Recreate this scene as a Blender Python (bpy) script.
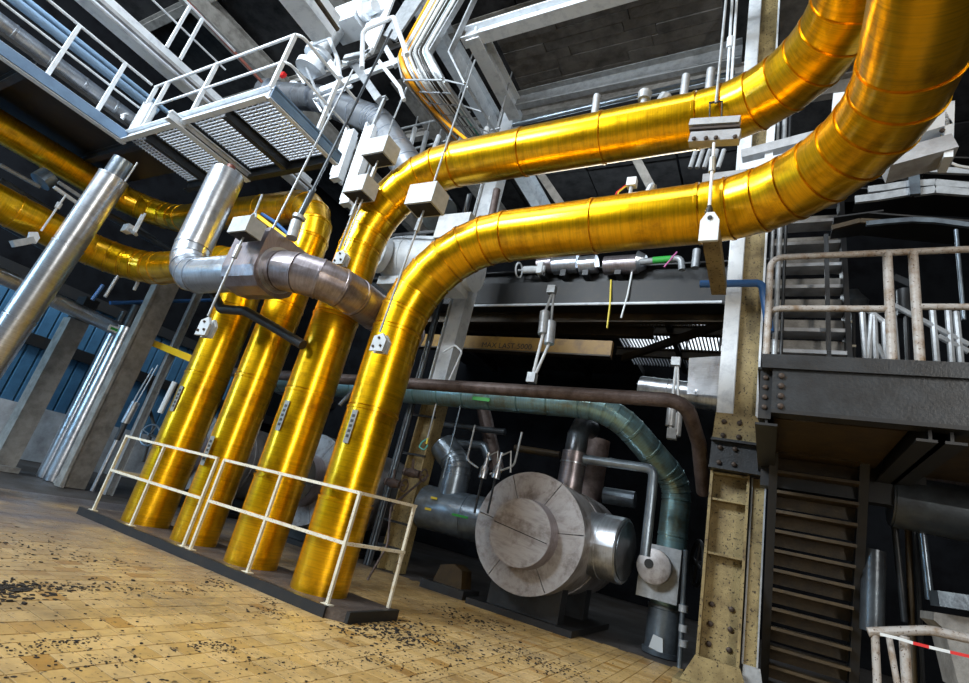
import bpy, math, random
from mathutils import Vector, Matrix
random.seed(7)
scene = bpy.context.scene
COL = scene.collection
for o in list(bpy.data.objects): bpy.data.objects.remove(o)

# ------------------------------------------------------------------ camera
FPX, ROLL, PITCH, YAW, CAMH = 515.0, math.radians(13.6), math.radians(18.8), math.radians(31.4), 1.1
CXP, CYP = 484.5, 341.5
FWD = Vector((-math.sin(YAW)*math.cos(PITCH), math.cos(YAW)*math.cos(PITCH), math.sin(PITCH)))
R0 = Vector((math.cos(YAW), math.sin(YAW), 0)); U0 = R0.cross(FWD)
RIGHT = math.cos(ROLL)*R0 + math.sin(ROLL)*U0
UP = -math.sin(ROLL)*R0 + math.cos(ROLL)*U0
EYE = Vector((0, 0, CAMH))
cd = bpy.data.cameras.new('camera'); cam = bpy.data.objects.new('camera', cd); COL.objects.link(cam)
cd.sensor_fit = 'HORIZONTAL'; cd.sensor_width = 36.0; cd.lens = FPX/969*36.0; cd.clip_start = 0.05; cd.clip_end = 200
M = Matrix((RIGHT, UP, -FWD)).transposed().to_4x4(); M.translation = EYE
cam.matrix_world = M
scene.camera = cam

# ------------------------------------------------------------------ world, daylight, exposure
w = bpy.data.worlds.new('world'); scene.world = w; w.use_nodes = True
w.node_tree.nodes['Background'].inputs[0].default_value = (0.55, 0.7, 1.0, 1)
w.node_tree.nodes['Background'].inputs[1].default_value = 0.006
vs = scene.view_settings
vs.view_transform = 'Standard'; vs.look = 'None'; vs.gamma = 1.0; vs.use_curve_mapping = False; vs.exposure = 0.0
def area(name, loc, target, sx, sy, power, color):
    d = bpy.data.lights.new(name, 'AREA'); d.shape = 'RECTANGLE'; d.size = sx; d.size_y = sy; d.energy = power; d.color = color
    o = bpy.data.objects.new(name, d); COL.objects.link(o); o.location = loc
    o.rotation_euler = (Vector(target)-Vector(loc)).to_track_quat('-Z', 'Y').to_euler()
    return o
area('daylight_tall_window', (6.5, -5.0, 5.5), (-4.5, 4.5, 2.2), 1.4, 9, 860, (1.0, 0.95, 0.87))
area('daylight_roof_skylight', (-4.5, 0.2, 11.3), (-4.5, 4.5, 3.0), 9, 3, 650, (0.9, 0.96, 1.0))
area('daylight_side_window', (-9.5, -6.0, 9.5), (-8.0, 5.0, 7.5), 6, 3, 3300, (0.86, 0.94, 1.0))
area('daylight_left_bay', (-12.6, -3.5, 3.8), (-12.6, 5.0, 1.6), 2.2, 4.5, 420, (0.42, 0.72, 1.0))
area('daylight_rear_bay', (-4.0, 14.5, 9.0), (-4.5, 8.5, 6.5), 6, 2, 250, (0.8, 0.92, 1.0))

# ------------------------------------------------------------------ pixel to place (measured points of the photograph put at a chosen depth)
def ray(x, y): return FWD*FPX + RIGHT*(x-CXP) - UP*(y-CYP)
def A(x, y, Y): d = ray(x, y); return EYE + d*(Y/d.y)
def G(x, y, z): d = ray(x, y); return EYE + d*((z-CAMH)/d.z)
def S(x, y, X): d = ray(x, y); return EYE + d*(X/d.x)
def proj(p):
    v = Vector(p)-EYE; z = v.dot(FWD)
    return (CXP+FPX*v.dot(RIGHT)/z, CYP-FPX*v.dot(UP)/z, z)

# ------------------------------------------------------------------ materials
def mat(name, col, rough=0.5, metal=0.0, col2=None, scale=6.0, thresh=(0.45, 0.65), bump=0.0, bscale=40.0, spots=None, coord='Object', spec=0.5):
    m = bpy.data.materials.new(name); m.use_nodes = True; nt = m.node_tree; b = nt.nodes['Principled BSDF']
    b.inputs['Roughness'].default_value = rough; b.inputs['Metallic'].default_value = metal
    b.inputs['Specular IOR Level'].default_value = spec
    tc = nt.nodes.new('ShaderNodeTexCoord')
    geo = nt.nodes.new('ShaderNodeNewGeometry')
    src = geo.outputs['Position'] if coord == 'World' else tc.outputs[coord]
    base = (*col, 1)
    b.inputs['Base Color'].default_value = base
    last = None
    if col2:
        n = nt.nodes.new('ShaderNodeTexNoise'); n.inputs['Scale'].default_value = scale; n.inputs['Detail'].default_value = 8; n.inputs['Roughness'].default_value = 0.65
        nt.links.new(src, n.inputs['Vector'])
        r = nt.nodes.new('ShaderNodeValToRGB'); r.color_ramp.elements[0].position = thresh[0]; r.color_ramp.elements[1].position = thresh[1]
        r.color_ramp.elements[0].color = base; r.color_ramp.elements[1].color = (*col2, 1)
        nt.links.new(n.outputs['Fac'], r.inputs['Fac']); last = r.outputs['Color']
    if spots:
        c3, sc, th = spots
        n = nt.nodes.new('ShaderNodeTexNoise'); n.inputs['Scale'].default_value = sc; n.inputs['Detail'].default_value = 3
        nt.links.new(src, n.inputs['Vector'])
        r = nt.nodes.new('ShaderNodeValToRGB'); r.color_ramp.elements[0].position = th; r.color_ramp.elements[1].position = th+0.05
        nt.links.new(n.outputs['Fac'], r.inputs['Fac'])
        mx = nt.nodes.new('ShaderNodeMixRGB'); nt.links.new(r.outputs['Color'], mx.inputs['Fac'])
        if last is not None: nt.links.new(last, mx.inputs['Color1'])
        else: mx.inputs['Color1'].default_value = base
        mx.inputs['Color2'].default_value = (*c3, 1); last = mx.outputs['Color']
    if last is not None: nt.links.new(last, b.inputs['Base Color'])
    if bump > 0:
        n = nt.nodes.new('ShaderNodeTexNoise'); n.inputs['Scale'].default_value = bscale; n.inputs['Detail'].default_value = 4
        nt.links.new(src, n.inputs['Vector'])
        bp = nt.nodes.new('ShaderNodeBump'); bp.inputs['Strength'].default_value = bump; bp.inputs['Distance'].default_value = 0.02
        nt.links.new(n.outputs['Fac'], bp.inputs['Height']); nt.links.new(bp.outputs['Normal'], b.inputs['Normal'])
    return m
def cladding(name, col, dark, metal=0.85, rough=0.3, streak=0.35, dent=0.12, vfreq=60.0, coat=0.0):
    """rolled sheet-metal cladding: streaks running round the pipe (UV: u round, v metres along)"""
    m = bpy.data.materials.new(name); m.use_nodes = True; nt = m.node_tree; b = nt.nodes['Principled BSDF']
    b.inputs['Metallic'].default_value = metal; b.inputs['Coat Weight'].default_value = coat; b.inputs['Coat Roughness'].default_value = 0.16
    uv = nt.nodes.new('ShaderNodeUVMap')
    mp = nt.nodes.new('ShaderNodeMapping'); mp.inputs['Scale'].default_value = (3.0, vfreq, 1)
    nt.links.new(uv.outputs['UV'], mp.inputs['Vector'])
    n = nt.nodes.new('ShaderNodeTexNoise'); n.inputs['Scale'].default_value = 1.0; n.inputs['Detail'].default_value = 6; n.inputs['Roughness'].default_value = 0.7
    nt.links.new(mp.outputs['Vector'], n.inputs['Vector'])
    r = nt.nodes.new('ShaderNodeValToRGB'); r.color_ramp.elements[0].position = 0.30; r.color_ramp.elements[1].position = 0.55
    r.color_ramp.elements[0].color = (*[c*(1-streak)+d*streak for c, d in zip(col, dark)], 1); r.color_ramp.elements[1].color = (*col, 1)
    nt.links.new(n.outputs['Fac'], r.inputs['Fac'])
    tc = nt.nodes.new('ShaderNodeTexCoord')
    n2 = nt.nodes.new('ShaderNodeTexNoise'); n2.inputs['Scale'].default_value = 3.0; n2.inputs['Detail'].default_value = 7; n2.inputs['Roughness'].default_value = 0.7
    nt.links.new(tc.outputs['Object'], n2.inputs['Vector'])
    r2 = nt.nodes.new('ShaderNodeValToRGB'); r2.color_ramp.elements[0].position = 0.50; r2.color_ramp.elements[1].position = 0.74
    nt.links.new(n2.outputs['Fac'], r2.inputs['Fac'])
    mx = nt.nodes.new('ShaderNodeMixRGB'); nt.links.new(r2.outputs['Color'], mx.inputs['Fac']); nt.links.new(r.outputs['Color'], mx.inputs['Color1']); mx.inputs['Color2'].default_value = (*dark, 1)
    nt.links.new(mx.outputs['Color'], b.inputs['Base Color'])
    mr = nt.nodes.new('ShaderNodeMapRange'); mr.inputs['To Min'].default_value = rough*0.88; mr.inputs['To Max'].default_value = rough*1.15
    nt.links.new(n.outputs['Fac'], mr.inputs['Value']); b.inputs['Roughness'].default_value = rough
    ad = nt.nodes.new('ShaderNodeMath'); ad.operation = 'MULTIPLY_ADD'; ad.inputs[1].default_value = 0.0
    nt.links.new(n.outputs['Fac'], ad.inputs[0])
    n3 = nt.nodes.new('ShaderNodeTexNoise'); n3.inputs['Scale'].default_value = 4.0; nt.links.new(tc.outputs['Object'], n3.inputs['Vector'])
    nt.links.new(n3.outputs['Fac'], ad.inputs[2])
    bp = nt.nodes.new('ShaderNodeBump'); bp.inputs['Strength'].default_value = dent; bp.inputs['Distance'].default_value = 0.05
    nt.links.new(ad.outputs[0], bp.inputs['Height']); nt.links.new(bp.outputs['Normal'], b.inputs['Normal'])
    return m
def tilemat(name, island):
    m = bpy.data.materials.new(name); m.use_nodes = True; nt = m.node_tree; b = nt.nodes['Principled BSDF']
    geo = nt.nodes.new('ShaderNodeNewGeometry'); oi = nt.nodes.new('ShaderNodeObjectInfo')
    rnd = geo.outputs['Random Per Island'] if island else oi.outputs['Random']
    r = nt.nodes.new('ShaderNodeValToRGB'); e = r.color_ramp.elements
    e[0].position = 0.0; e[0].color = (0.34, 0.18, 0.04, 1); e[1].position = 1.0; e[1].color = (0.54, 0.37, 0.16, 1)
    x = e.new(0.12); x.color = (0.44, 0.28, 0.095, 1); x = e.new(0.5); x.color = (0.49, 0.325, 0.125, 1)
    nt.links.new(rnd, r.inputs['Fac'])
    n = nt.nodes.new('ShaderNodeTexNoise'); n.inputs['Scale'].default_value = 1.1; n.inputs['Detail'].default_value = 9; n.inputs['Roughness'].default_value = 0.72
    nt.links.new(geo.outputs['Position'], n.inputs['Vector'])
    r2 = nt.nodes.new('ShaderNodeValToRGB'); r2.color_ramp.elements[0].position = 0.45; r2.color_ramp.elements[1].position = 0.72
    r2.color_ramp.elements[1].color = (0.85, 0.85, 0.85, 1)
    nt.links.new(n.outputs['Fac'], r2.inputs['Fac'])
    mx = nt.nodes.new('ShaderNodeMixRGB'); nt.links.new(r2.outputs['Color'], mx.inputs['Fac']); nt.links.new(r.outputs['Color'], mx.inputs['Color1']); mx.inputs['Color2'].default_value = (0.09, 0.06, 0.03, 1)
    n2 = nt.nodes.new('ShaderNodeTexNoise'); n2.inputs['Scale'].default_value = 26; n2.inputs['Detail'].default_value = 4
    nt.links.new(geo.outputs['Position'], n2.inputs['Vector'])
    r3 = nt.nodes.new('ShaderNodeValToRGB'); r3.color_ramp.elements[0].position = 0.60; r3.color_ramp.elements[1].position = 0.68
    nt.links.new(n2.outputs['Fac'], r3.inputs['Fac'])
    mx2 = nt.nodes.new('ShaderNodeMixRGB'); nt.links.new(r3.outputs['Color'], mx2.inputs['Fac']); nt.links.new(mx.outputs['Color'], mx2.inputs['Color1']); mx2.inputs['Color2'].default_value = (0.06, 0.04, 0.02, 1)
    # dark grey mixed in unevenly, growing toward the far left of the floor
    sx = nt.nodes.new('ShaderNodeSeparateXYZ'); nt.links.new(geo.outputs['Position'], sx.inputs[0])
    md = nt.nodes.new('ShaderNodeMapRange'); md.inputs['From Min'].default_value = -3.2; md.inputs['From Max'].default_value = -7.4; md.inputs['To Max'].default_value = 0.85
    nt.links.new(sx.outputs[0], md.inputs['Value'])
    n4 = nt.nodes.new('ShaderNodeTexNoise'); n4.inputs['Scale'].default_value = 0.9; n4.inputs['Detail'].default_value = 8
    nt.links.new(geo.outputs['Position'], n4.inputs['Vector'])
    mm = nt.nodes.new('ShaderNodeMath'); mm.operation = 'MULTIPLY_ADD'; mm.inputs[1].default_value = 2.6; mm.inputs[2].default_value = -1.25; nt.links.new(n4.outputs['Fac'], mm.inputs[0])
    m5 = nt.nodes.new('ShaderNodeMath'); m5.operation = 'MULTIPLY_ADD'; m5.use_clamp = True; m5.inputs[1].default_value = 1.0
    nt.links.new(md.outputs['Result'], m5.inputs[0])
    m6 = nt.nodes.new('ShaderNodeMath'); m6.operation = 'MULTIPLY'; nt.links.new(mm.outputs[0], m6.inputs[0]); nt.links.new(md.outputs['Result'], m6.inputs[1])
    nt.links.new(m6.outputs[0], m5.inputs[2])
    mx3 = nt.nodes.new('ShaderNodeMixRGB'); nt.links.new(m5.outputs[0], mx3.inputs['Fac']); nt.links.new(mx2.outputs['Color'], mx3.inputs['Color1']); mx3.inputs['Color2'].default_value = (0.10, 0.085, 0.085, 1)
    nt.links.new(mx3.outputs['Color'], b.inputs['Base Color'])
    mr = nt.nodes.new('ShaderNodeMapRange'); mr.inputs['To Min'].default_value = 0.25; mr.inputs['To Max'].default_value = 0.7
    nt.links.new(n.outputs['Fac'], mr.inputs['Value']); nt.links.new(mr.outputs['Result'], b.inputs['Roughness'])
    bp = nt.nodes.new('ShaderNodeBump'); bp.inputs['Strength'].default_value = 0.15; bp.inputs['Distance'].default_value = 0.01
    nt.links.new(n2.outputs['Fac'], bp.inputs['Height']); nt.links.new(bp.outputs['Normal'], b.inputs['Normal'])
    return m
GOLD = cladding('yellow_cladding', (0.95, 0.53, 0.002), (0.40, 0.17, 0.0), 0.92, 0.30, 0.55, 0.09, 40.0, 0.4)
SILVER = cladding('aluminium_cladding', (0.62, 0.67, 0.74), (0.22, 0.23, 0.26), 0.9, 0.3, 0.4, 0.12)
BROWNSIL = cladding('tarnished_cladding', (0.36, 0.33, 0.36), (0.13, 0.10, 0.09), 0.85, 0.36, 0.5, 0.15)
TEAL = cladding('teal_cladding', (0.27, 0.47, 0.52), (0.2, 0.17, 0.07), 0.75, 0.32, 0.5, 0.15)
DUST = cladding('dusty_vessel_sheet', (0.42, 0.41, 0.42), (0.10, 0.07, 0.055), 0.5, 0.45, 0.5, 0.12, 6.0)
WHITE = mat('white_steel_paint', (0.72, 0.77, 0.82), 0.45, 0, (0.42, 0.47, 0.54), 5, (0.5, 0.75), 0.1, 30)
RAILW = mat('cream_rail_paint', (0.60, 0.57, 0.47), 0.5, 0, (0.5, 0.42, 0.28), 12, (0.5, 0.7), 0.15, 60, ((0.16, 0.07, 0.03), 70, 0.63))
RAILR = mat('rusty_rail_paint', (0.42, 0.40, 0.38), 0.45, 0, (0.25, 0.18, 0.12), 9, (0.45, 0.65), 0.2, 80, ((0.10, 0.06, 0.04), 60, 0.62))
CREAM = mat('rusty_cream_steel', (0.29, 0.225, 0.10), 0.55, 0.0, (0.13, 0.09, 0.035), 4, (0.4, 0.68), 0.2, 60, ((0.035, 0.022, 0.01), 40, 0.60))
OCHRE = mat('ochre_reflection_on_dark_steel', (0.05, 0.03, 0.008), 0.55, 0, (0.018, 0.011, 0.004), 7, (0.4, 0.7), 0.2, 50)
DARK = mat('dark_painted_steel', (0.028, 0.032, 0.037), 0.42, 0.2, (0.014, 0.014, 0.015), 5, (0.4, 0.7), 0.15, 50)
BLACK = mat('black_steel', (0.014, 0.015, 0.017), 0.5, 0.2, (0.03, 0.025, 0.02), 6, (0.5, 0.8))
GREYST = mat('galvanised_steel', (0.42, 0.45, 0.48), 0.42, 0.35, (0.26, 0.28, 0.30), 9, (0.4, 0.7), 0.1, 50)
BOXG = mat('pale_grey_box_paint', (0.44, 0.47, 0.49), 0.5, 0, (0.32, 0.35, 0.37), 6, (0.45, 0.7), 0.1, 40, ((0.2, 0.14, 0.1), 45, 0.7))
CONC = mat('grey_concrete', (0.30, 0.29, 0.27), 0.8, 0, (0.15, 0.14, 0.13), 5, (0.4, 0.7), 0.4, 30)
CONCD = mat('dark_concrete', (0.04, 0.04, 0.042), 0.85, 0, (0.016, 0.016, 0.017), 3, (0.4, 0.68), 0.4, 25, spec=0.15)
BLUESH = mat('blue_shade_on_white_steel', (0.16, 0.26, 0.40), 0.45, 0, (0.10, 0.17, 0.28), 4, (0.4, 0.7))  # blue tone that paints the shaded sides of the white beams
PBLUE = mat('pale_blue_pipe_paint', (0.30, 0.46, 0.66), 0.35, 0.2)
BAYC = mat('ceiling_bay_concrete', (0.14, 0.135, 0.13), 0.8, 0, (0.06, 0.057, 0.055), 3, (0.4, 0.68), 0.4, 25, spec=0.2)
CONCL = mat('light_concrete', (0.45, 0.47, 0.5), 0.8, 0, (0.25, 0.25, 0.26), 3, (0.4, 0.7), 0.3, 25)
PLINTH = mat('dark_plinth_concrete', (0.055, 0.042, 0.036), 0.6, 0, (0.12, 0.095, 0.08), 7, (0.5, 0.75), 0.4, 40)
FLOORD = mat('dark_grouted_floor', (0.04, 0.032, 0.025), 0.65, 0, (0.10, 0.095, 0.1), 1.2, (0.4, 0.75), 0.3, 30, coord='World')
BLUES = mat('blue_siding', (0.05, 0.15, 0.27), 0.5, 0.1, (0.025, 0.08, 0.16), 2, (0.4, 0.7), 0.1, 20)
NAVY = mat('blue_pipe_paint', (0.03, 0.11, 0.30), 0.35)
RUSTP = mat('rusty_brown_pipe', (0.13, 0.10, 0.095), 0.5, 0.3, (0.06, 0.04, 0.035), 6, (0.4, 0.65), 0.4, 50)
DKPIPE = mat('dark_glossy_pipe', (0.10, 0.12, 0.14), 0.3, 0.6, (0.05, 0.05, 0.055), 4, (0.4, 0.7), 0.1, 30)
STEELP = mat('blue_grey_steel_pipe', (0.24, 0.30, 0.36), 0.3, 0.7, (0.12, 0.14, 0.17), 4, (0.4, 0.7), 0.08, 30)
YBEAM = mat('yellow_crane_paint', (0.26, 0.14, 0.012), 0.5, 0, (0.14, 0.07, 0.008), 5, (0.45, 0.7))
YBRIGHT = mat('bright_yellow_paint', (0.80, 0.48, 0.01), 0.4)
RUBBER = mat('black_rubber', (0.012, 0.012, 0.013), 0.55)
BOLT = mat('dark_bolt', (0.045, 0.03, 0.022), 0.55, 0.3)
REDP = mat('red_brown_paint', (0.17, 0.05, 0.035), 0.5)
RED = mat('signal_red', (0.65, 0.02, 0.02), 0.5)
ORANGE = mat('orange_cable', (0.85, 0.36, 0.01), 0.4)
CABLEW = mat('white_cable', (0.70, 0.74, 0.76), 0.45)
CABLET = mat('teal_cable', (0.10, 0.42, 0.38), 0.45)
CABLEB = mat('black_cable', (0.02, 0.017, 0.014), 0.5)
GREEN = mat('green_sticker', (0.03, 0.35, 0.05), 0.5)
PLATE = mat('grey_name_plate', (0.2, 0.2, 0.19), 0.4, 0.3)
INK = mat('black_ink', (0.012, 0.01, 0.008), 0.6)
YWIRE = mat('yellow_wire', (0.72, 0.58, 0.05), 0.5)
PINK = mat('pink_wire', (0.6, 0.15, 0.4), 0.5)
DEB = mat('black_debris', (0.012, 0.009, 0.007), 0.8)
GRAT = mat('pale_grating_steel', (0.50, 0.54, 0.60), 0.4, 0.2)
SHADEW = mat('shade_black_wall', (0.008, 0.009, 0.011), 0.8, 0, (0.004, 0.004, 0.005), 2, spec=0.05)  # base near black, painting in the deep shade of the hall's background
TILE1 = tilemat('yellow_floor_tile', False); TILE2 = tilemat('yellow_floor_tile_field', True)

# ------------------------------------------------------------------ mesh helpers
def perp(d):
    d = d.normalized(); u = Vector((0, 0, 1)) if abs(d.z) < 0.95 else Vector((0, 1, 0))
    s = d.cross(u).normalized(); return s, s.cross(d).normalized()
class MB:
    def __init__(self): self.v = []; self.f = []; self.uv = {}
    def add(self, vs, fs):
        n = len(self.v); self.v += [Vector(p) for p in vs]; self.f += [tuple(i+n for i in f) for f in fs]; return self
    def box(self, c, s):
        x, y, z = c; a, b, h = s[0]/2, s[1]/2, s[2]/2
        return self.add([(x-a,y-b,z-h),(x+a,y-b,z-h),(x+a,y+b,z-h),(x-a,y+b,z-h),(x-a,y-b,z+h),(x+a,y-b,z+h),(x+a,y+b,z+h),(x-a,y+b,z+h)],
                        [(0,3,2,1),(4,5,6,7),(0,1,5,4),(1,2,6,5),(2,3,7,6),(3,0,4,7)])
    def b2(self, lo, hi):
        return self.box([(a+b)/2 for a, b in zip(lo, hi)], [abs(b-a) for a, b in zip(lo, hi)])
    def prof(self, p0, p1, pts, up=(0, 0, 1)):
        p0, p1 = Vector(p0), Vector(p1); d = (p1-p0).normalized(); u = Vector(up)
        if abs(d.dot(u.normalized())) > 0.98: u = Vector((0, 1, 0))
        s = d.cross(u).normalized(); u = s.cross(d)
        n = len(pts); vs = [p0+s*a+u*b for a, b in pts]+[p1+s*a+u*b for a, b in pts]
        return self.add(vs, [tuple(range(n))[::-1], tuple(range(n, 2*n))]+[(i, (i+1) % n, n+(i+1) % n, n+i) for i in range(n)])
    def bar(self, p0, p1, w, h, up=(0, 0, 1)):
        return self.prof(p0, p1, [(-w/2, -h/2), (w/2, -h/2), (w/2, h/2), (-w/2, h/2)], up)
    def tube(self, pts, r, n=10, cap=True):
        pts = [Vector(p) for p in pts]; rs = r if isinstance(r, (list, tuple)) else [r]*len(pts)
        base = len(self.v); t = (pts[1]-pts[0]).normalized(); s, u = perp(t); L = 0.0
        for i, p in enumerate(pts):
            if i == 0: d = pts[1]-pts[0]
            elif i == len(pts)-1: d = pts[-1]-pts[-2]
            else: d = (pts[i+1]-p).normalized()+(p-pts[i-1]).normalized()
            if d.length < 1e-9: d = t
            d = d.normalized(); q = t.rotation_difference(d); s = q @ s; u = q @ u; t = d
            if i: L += (p-pts[i-1]).length
            for k in range(n+1):
                a = 2*math.pi*k/n; self.uv[len(self.v)] = (k/n, L)
                self.v.append(p+(s*math.cos(a)+u*math.sin(a))*rs[i])
        m = n+1
        for i in range(len(pts)-1):
            for k in range(n):
                a = base+i*m+k; self.f.append((a, a+m, a+m+1, a+1))
        if cap:
            self.f.append(tuple(base+k for k in range(n)))
            e = base+(len(pts)-1)*m; self.f.append(tuple(e+k for k in range(n))[::-1])
        return self
    def lathe(self, p, axis, prof, n=24):
        """prof: (distance along axis, radius)"""
        p = Vector(p); ax = Vector(axis).normalized(); s, u = perp(ax); base = len(self.v); m = n+1
        for t, r in prof:
            for k in range(m):
                a = 2*math.pi*k/n; self.uv[len(self.v)] = (k/n, t+r)
                self.v.append(p+ax*t+(s*math.cos(a)+u*math.sin(a))*max(r, 1e-4))
        for i in range(len(prof)-1):
            for k in range(n):
                a = base+i*m+k; self.f.append((a, a+m, a+m+1, a+1))
        return self
    def poly(self, pts, th):
        pts = [Vector(p) for p in pts]; th = Vector(th); n = len(pts)
        return self.add(pts+[p+th for p in pts], [tuple(range(n))[::-1], tuple(range(n, 2*n))]+[(i, (i+1) % n, n+(i+1) % n, n+i) for i in range(n)])
    def build(self, name, m, parent=None, smooth=False):
        root = parent
        while root is not None and root.parent is not None: root = root.parent
        if root is not None: off = Vector(root.location)
        else:
            xs = [p.x for p in self.v]; ys = [p.y for p in self.v]; off = Vector(((min(xs)+max(xs))/2, (min(ys)+max(ys))/2, min(p.z for p in self.v)))
        me = bpy.data.meshes.new(name); me.from_pydata([p-off for p in self.v], [], self.f)
        uvl = me.uv_layers.new(name='UVMap')
        if self.uv:
            vi = [0]*len(me.loops); me.loops.foreach_get('vertex_index', vi)
            flat = []
            for i in vi: flat += self.uv.get(i, (0, 0))
            uvl.data.foreach_set('uv', flat)
        me.materials.append(m)
        if smooth:
            me.polygons.foreach_set('use_smooth', [len(p.vertices) <= 4 for p in me.polygons])
            me.set_sharp_from_angle(angle=math.radians(42))
        me.update()
        o = bpy.data.objects.new(name, me); COL.objects.link(o)
        if parent is None: o.location = off
        else: o.parent = parent
        return o
def tag(o, label, cat=None, group=None, kind=None):
    o['label'] = label
    if cat: o['category'] = cat
    if group: o['group'] = group
    if kind: o['kind'] = kind
    return o
def thing(name, loc, label, cat, group=None):
    o = bpy.data.objects.new(name, None); COL.objects.link(o); o.location = Vector(loc); o.empty_display_size = 0.1
    return tag(o, label, cat, group)
def struct(o): o['kind'] = 'structure'; return o
def sthing(name, loc):
    o = bpy.data.objects.new(name, None); COL.objects.link(o); o.location = Vector(loc); o['kind'] = 'structure'; return o
def IB(h, w, tf=0.03, tw=0.025):
    return [(-w/2,-h/2),(w/2,-h/2),(w/2,-h/2+tf),(tw/2,-h/2+tf),(tw/2,h/2-tf),(w/2,h/2-tf),(w/2,h/2),(-w/2,h/2),(-w/2,h/2-tf),(-tw/2,h/2-tf),(-tw/2,-h/2+tf),(-w/2,-h/2+tf)]
def CH(h, w, t=0.02):
    return [(0,-h/2),(w,-h/2),(w,-h/2+t),(t,-h/2+t),(t,h/2-t),(w,h/2-t),(w,h/2),(0,h/2)]
def fillet(points, R, step=0.12):
    """polyline with rounded corners -> list of (kind, [points])"""
    P = [Vector(p) for p in points]; out = []; cur = P[0]
    Rs = R if isinstance(R, (list, tuple)) else [R]*(len(P)-2)
    for i in range(1, len(P)-1):
        a = (P[i]-P[i-1]).normalized(); b = (P[i+1]-P[i]).normalized(); r = Rs[i-1]
        th = a.angle(b)
        if th < 1e-3: continue
        t = r*math.tan(th/2); s = P[i]-a*t; e = P[i]+b*t
        out.append(('s', [cur, s])); nrm = (b-a*a.dot(b)).normalized(); c = s+nrm*r
        k = max(4, int(th*r/step)); out.append(('a', [c+(-nrm*math.cos(th*j/k)+a*math.sin(th*j/k))*r for j in range(k+1)])); cur = e
    out.append(('s', [cur, P[-1]])); return out
def smoothpts(points, R, step=0.1):
    pts = []
    for k, p in fillet(points, R, step): pts += p if not pts else p[1:]
    return pts
def mitreseg(a, b, na, nb, r, n, lip):
    """one sheet-metal section from a to b, its ends cut in the planes na, nb; groove at the start, raised lip at the end"""
    d = (b-a).normalized(); s, u = perp(d); L = (b-a).length; mb = MB(); base = 0; m = n+1
    lp = min(0.03, L*0.16)
    for (t, rad, pl) in ((0, r-0.012, 0), (0.017, r-0.012, 0), (0.018, r, 0), (L-lp, r, 1), (L-lp+0.003, r+lip, 1), (L, r+lip, 1)):
        o, nn, tt = (a, na, t) if pl == 0 else (b, nb, t-L)
        for k in range(m):
            an = 2*math.pi*k/n; w_ = (s*math.cos(an)+u*math.sin(an))
            mb.uv[len(mb.v)] = (k/n, t)
            mb.v.append(o+w_*rad+d*(tt-(w_.dot(nn))*rad/d.dot(nn)))
    for i in range(5):
        for k in range(n):
            q = i*m+k; mb.f.append((q, q+m, q+m+1, q+1))
    mb.f.append(tuple(range(n))); mb.f.append(tuple(5*m+k for k in range(n))[::-1])
    return mb
def cladpipe(root, points, R, r, m, seg=0.95, gore=0.24, n=36, name='cladding_section', lip=0.005):
    """clad pipe built section by section, mitred in the bends"""
    nodes = []
    for kind, p in fillet(points, R, gore):
        if kind == 's':
            L = (p[1]-p[0]).length
            if L < 0.02: continue
            k = max(1, round(L/seg)); q = [p[0].lerp(p[1], j/k) for j in range(k+1)]
        else: q = p
        nodes += q if not nodes else q[1:]
    for i in range(len(nodes)-1):
        a, b = nodes[i], nodes[i+1]; d = (b-a).normalized()
        na = d if i == 0 else (d+(a-nodes[i-1]).normalized()).normalized()
        nb = d if i == len(nodes)-2 else (d+(nodes[i+2]-b).normalized()).normalized()
        mitreseg(a, b, na, nb, r, n, lip).build(name, m, root, True)
def bolts(root, pts, normal, r=0.018, h=0.016, m=None):
    for p in pts: MB().lathe(p, normal, [(0, r), (h*0.7, r), (h, r*0.6), (h, 0)], 8).build('bolt', m or BOLT, root, True)
def rodthing(name, p0, p1, r, m, label, cat='rod', group=None):
    return tag(MB().tube([p0, p1], r, 14).build(name, m, None, True), label, cat, group)
def tubething(name, pts, R, r, m, label, cat='pipe', n=14, group=None):
    return tag(MB().tube(smoothpts(pts, R), r, n).build(name, m, None, True), label, cat, group)
def text(s, name, loc, rot, size, m, parent):
    c = bpy.data.curves.new(name, 'FONT'); c.body = s; c.size = size; c.extrude = 0.002; c.align_x = 'CENTER'; c.align_y = 'CENTER'
    o = bpy.data.objects.new('tmp', c); COL.objects.link(o)
    dg = bpy.context.evaluated_depsgraph_get(); me = bpy.data.meshes.new_from_object(o.evaluated_get(dg)); bpy.data.objects.remove(o)
    me.materials.clear(); me.materials.append(m)
    t = bpy.data.objects.new(name, me); COL.objects.link(t); t.parent = parent; t.location = Vector(loc)-Vector(parent.location); t.rotation_euler = rot
    return t

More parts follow.
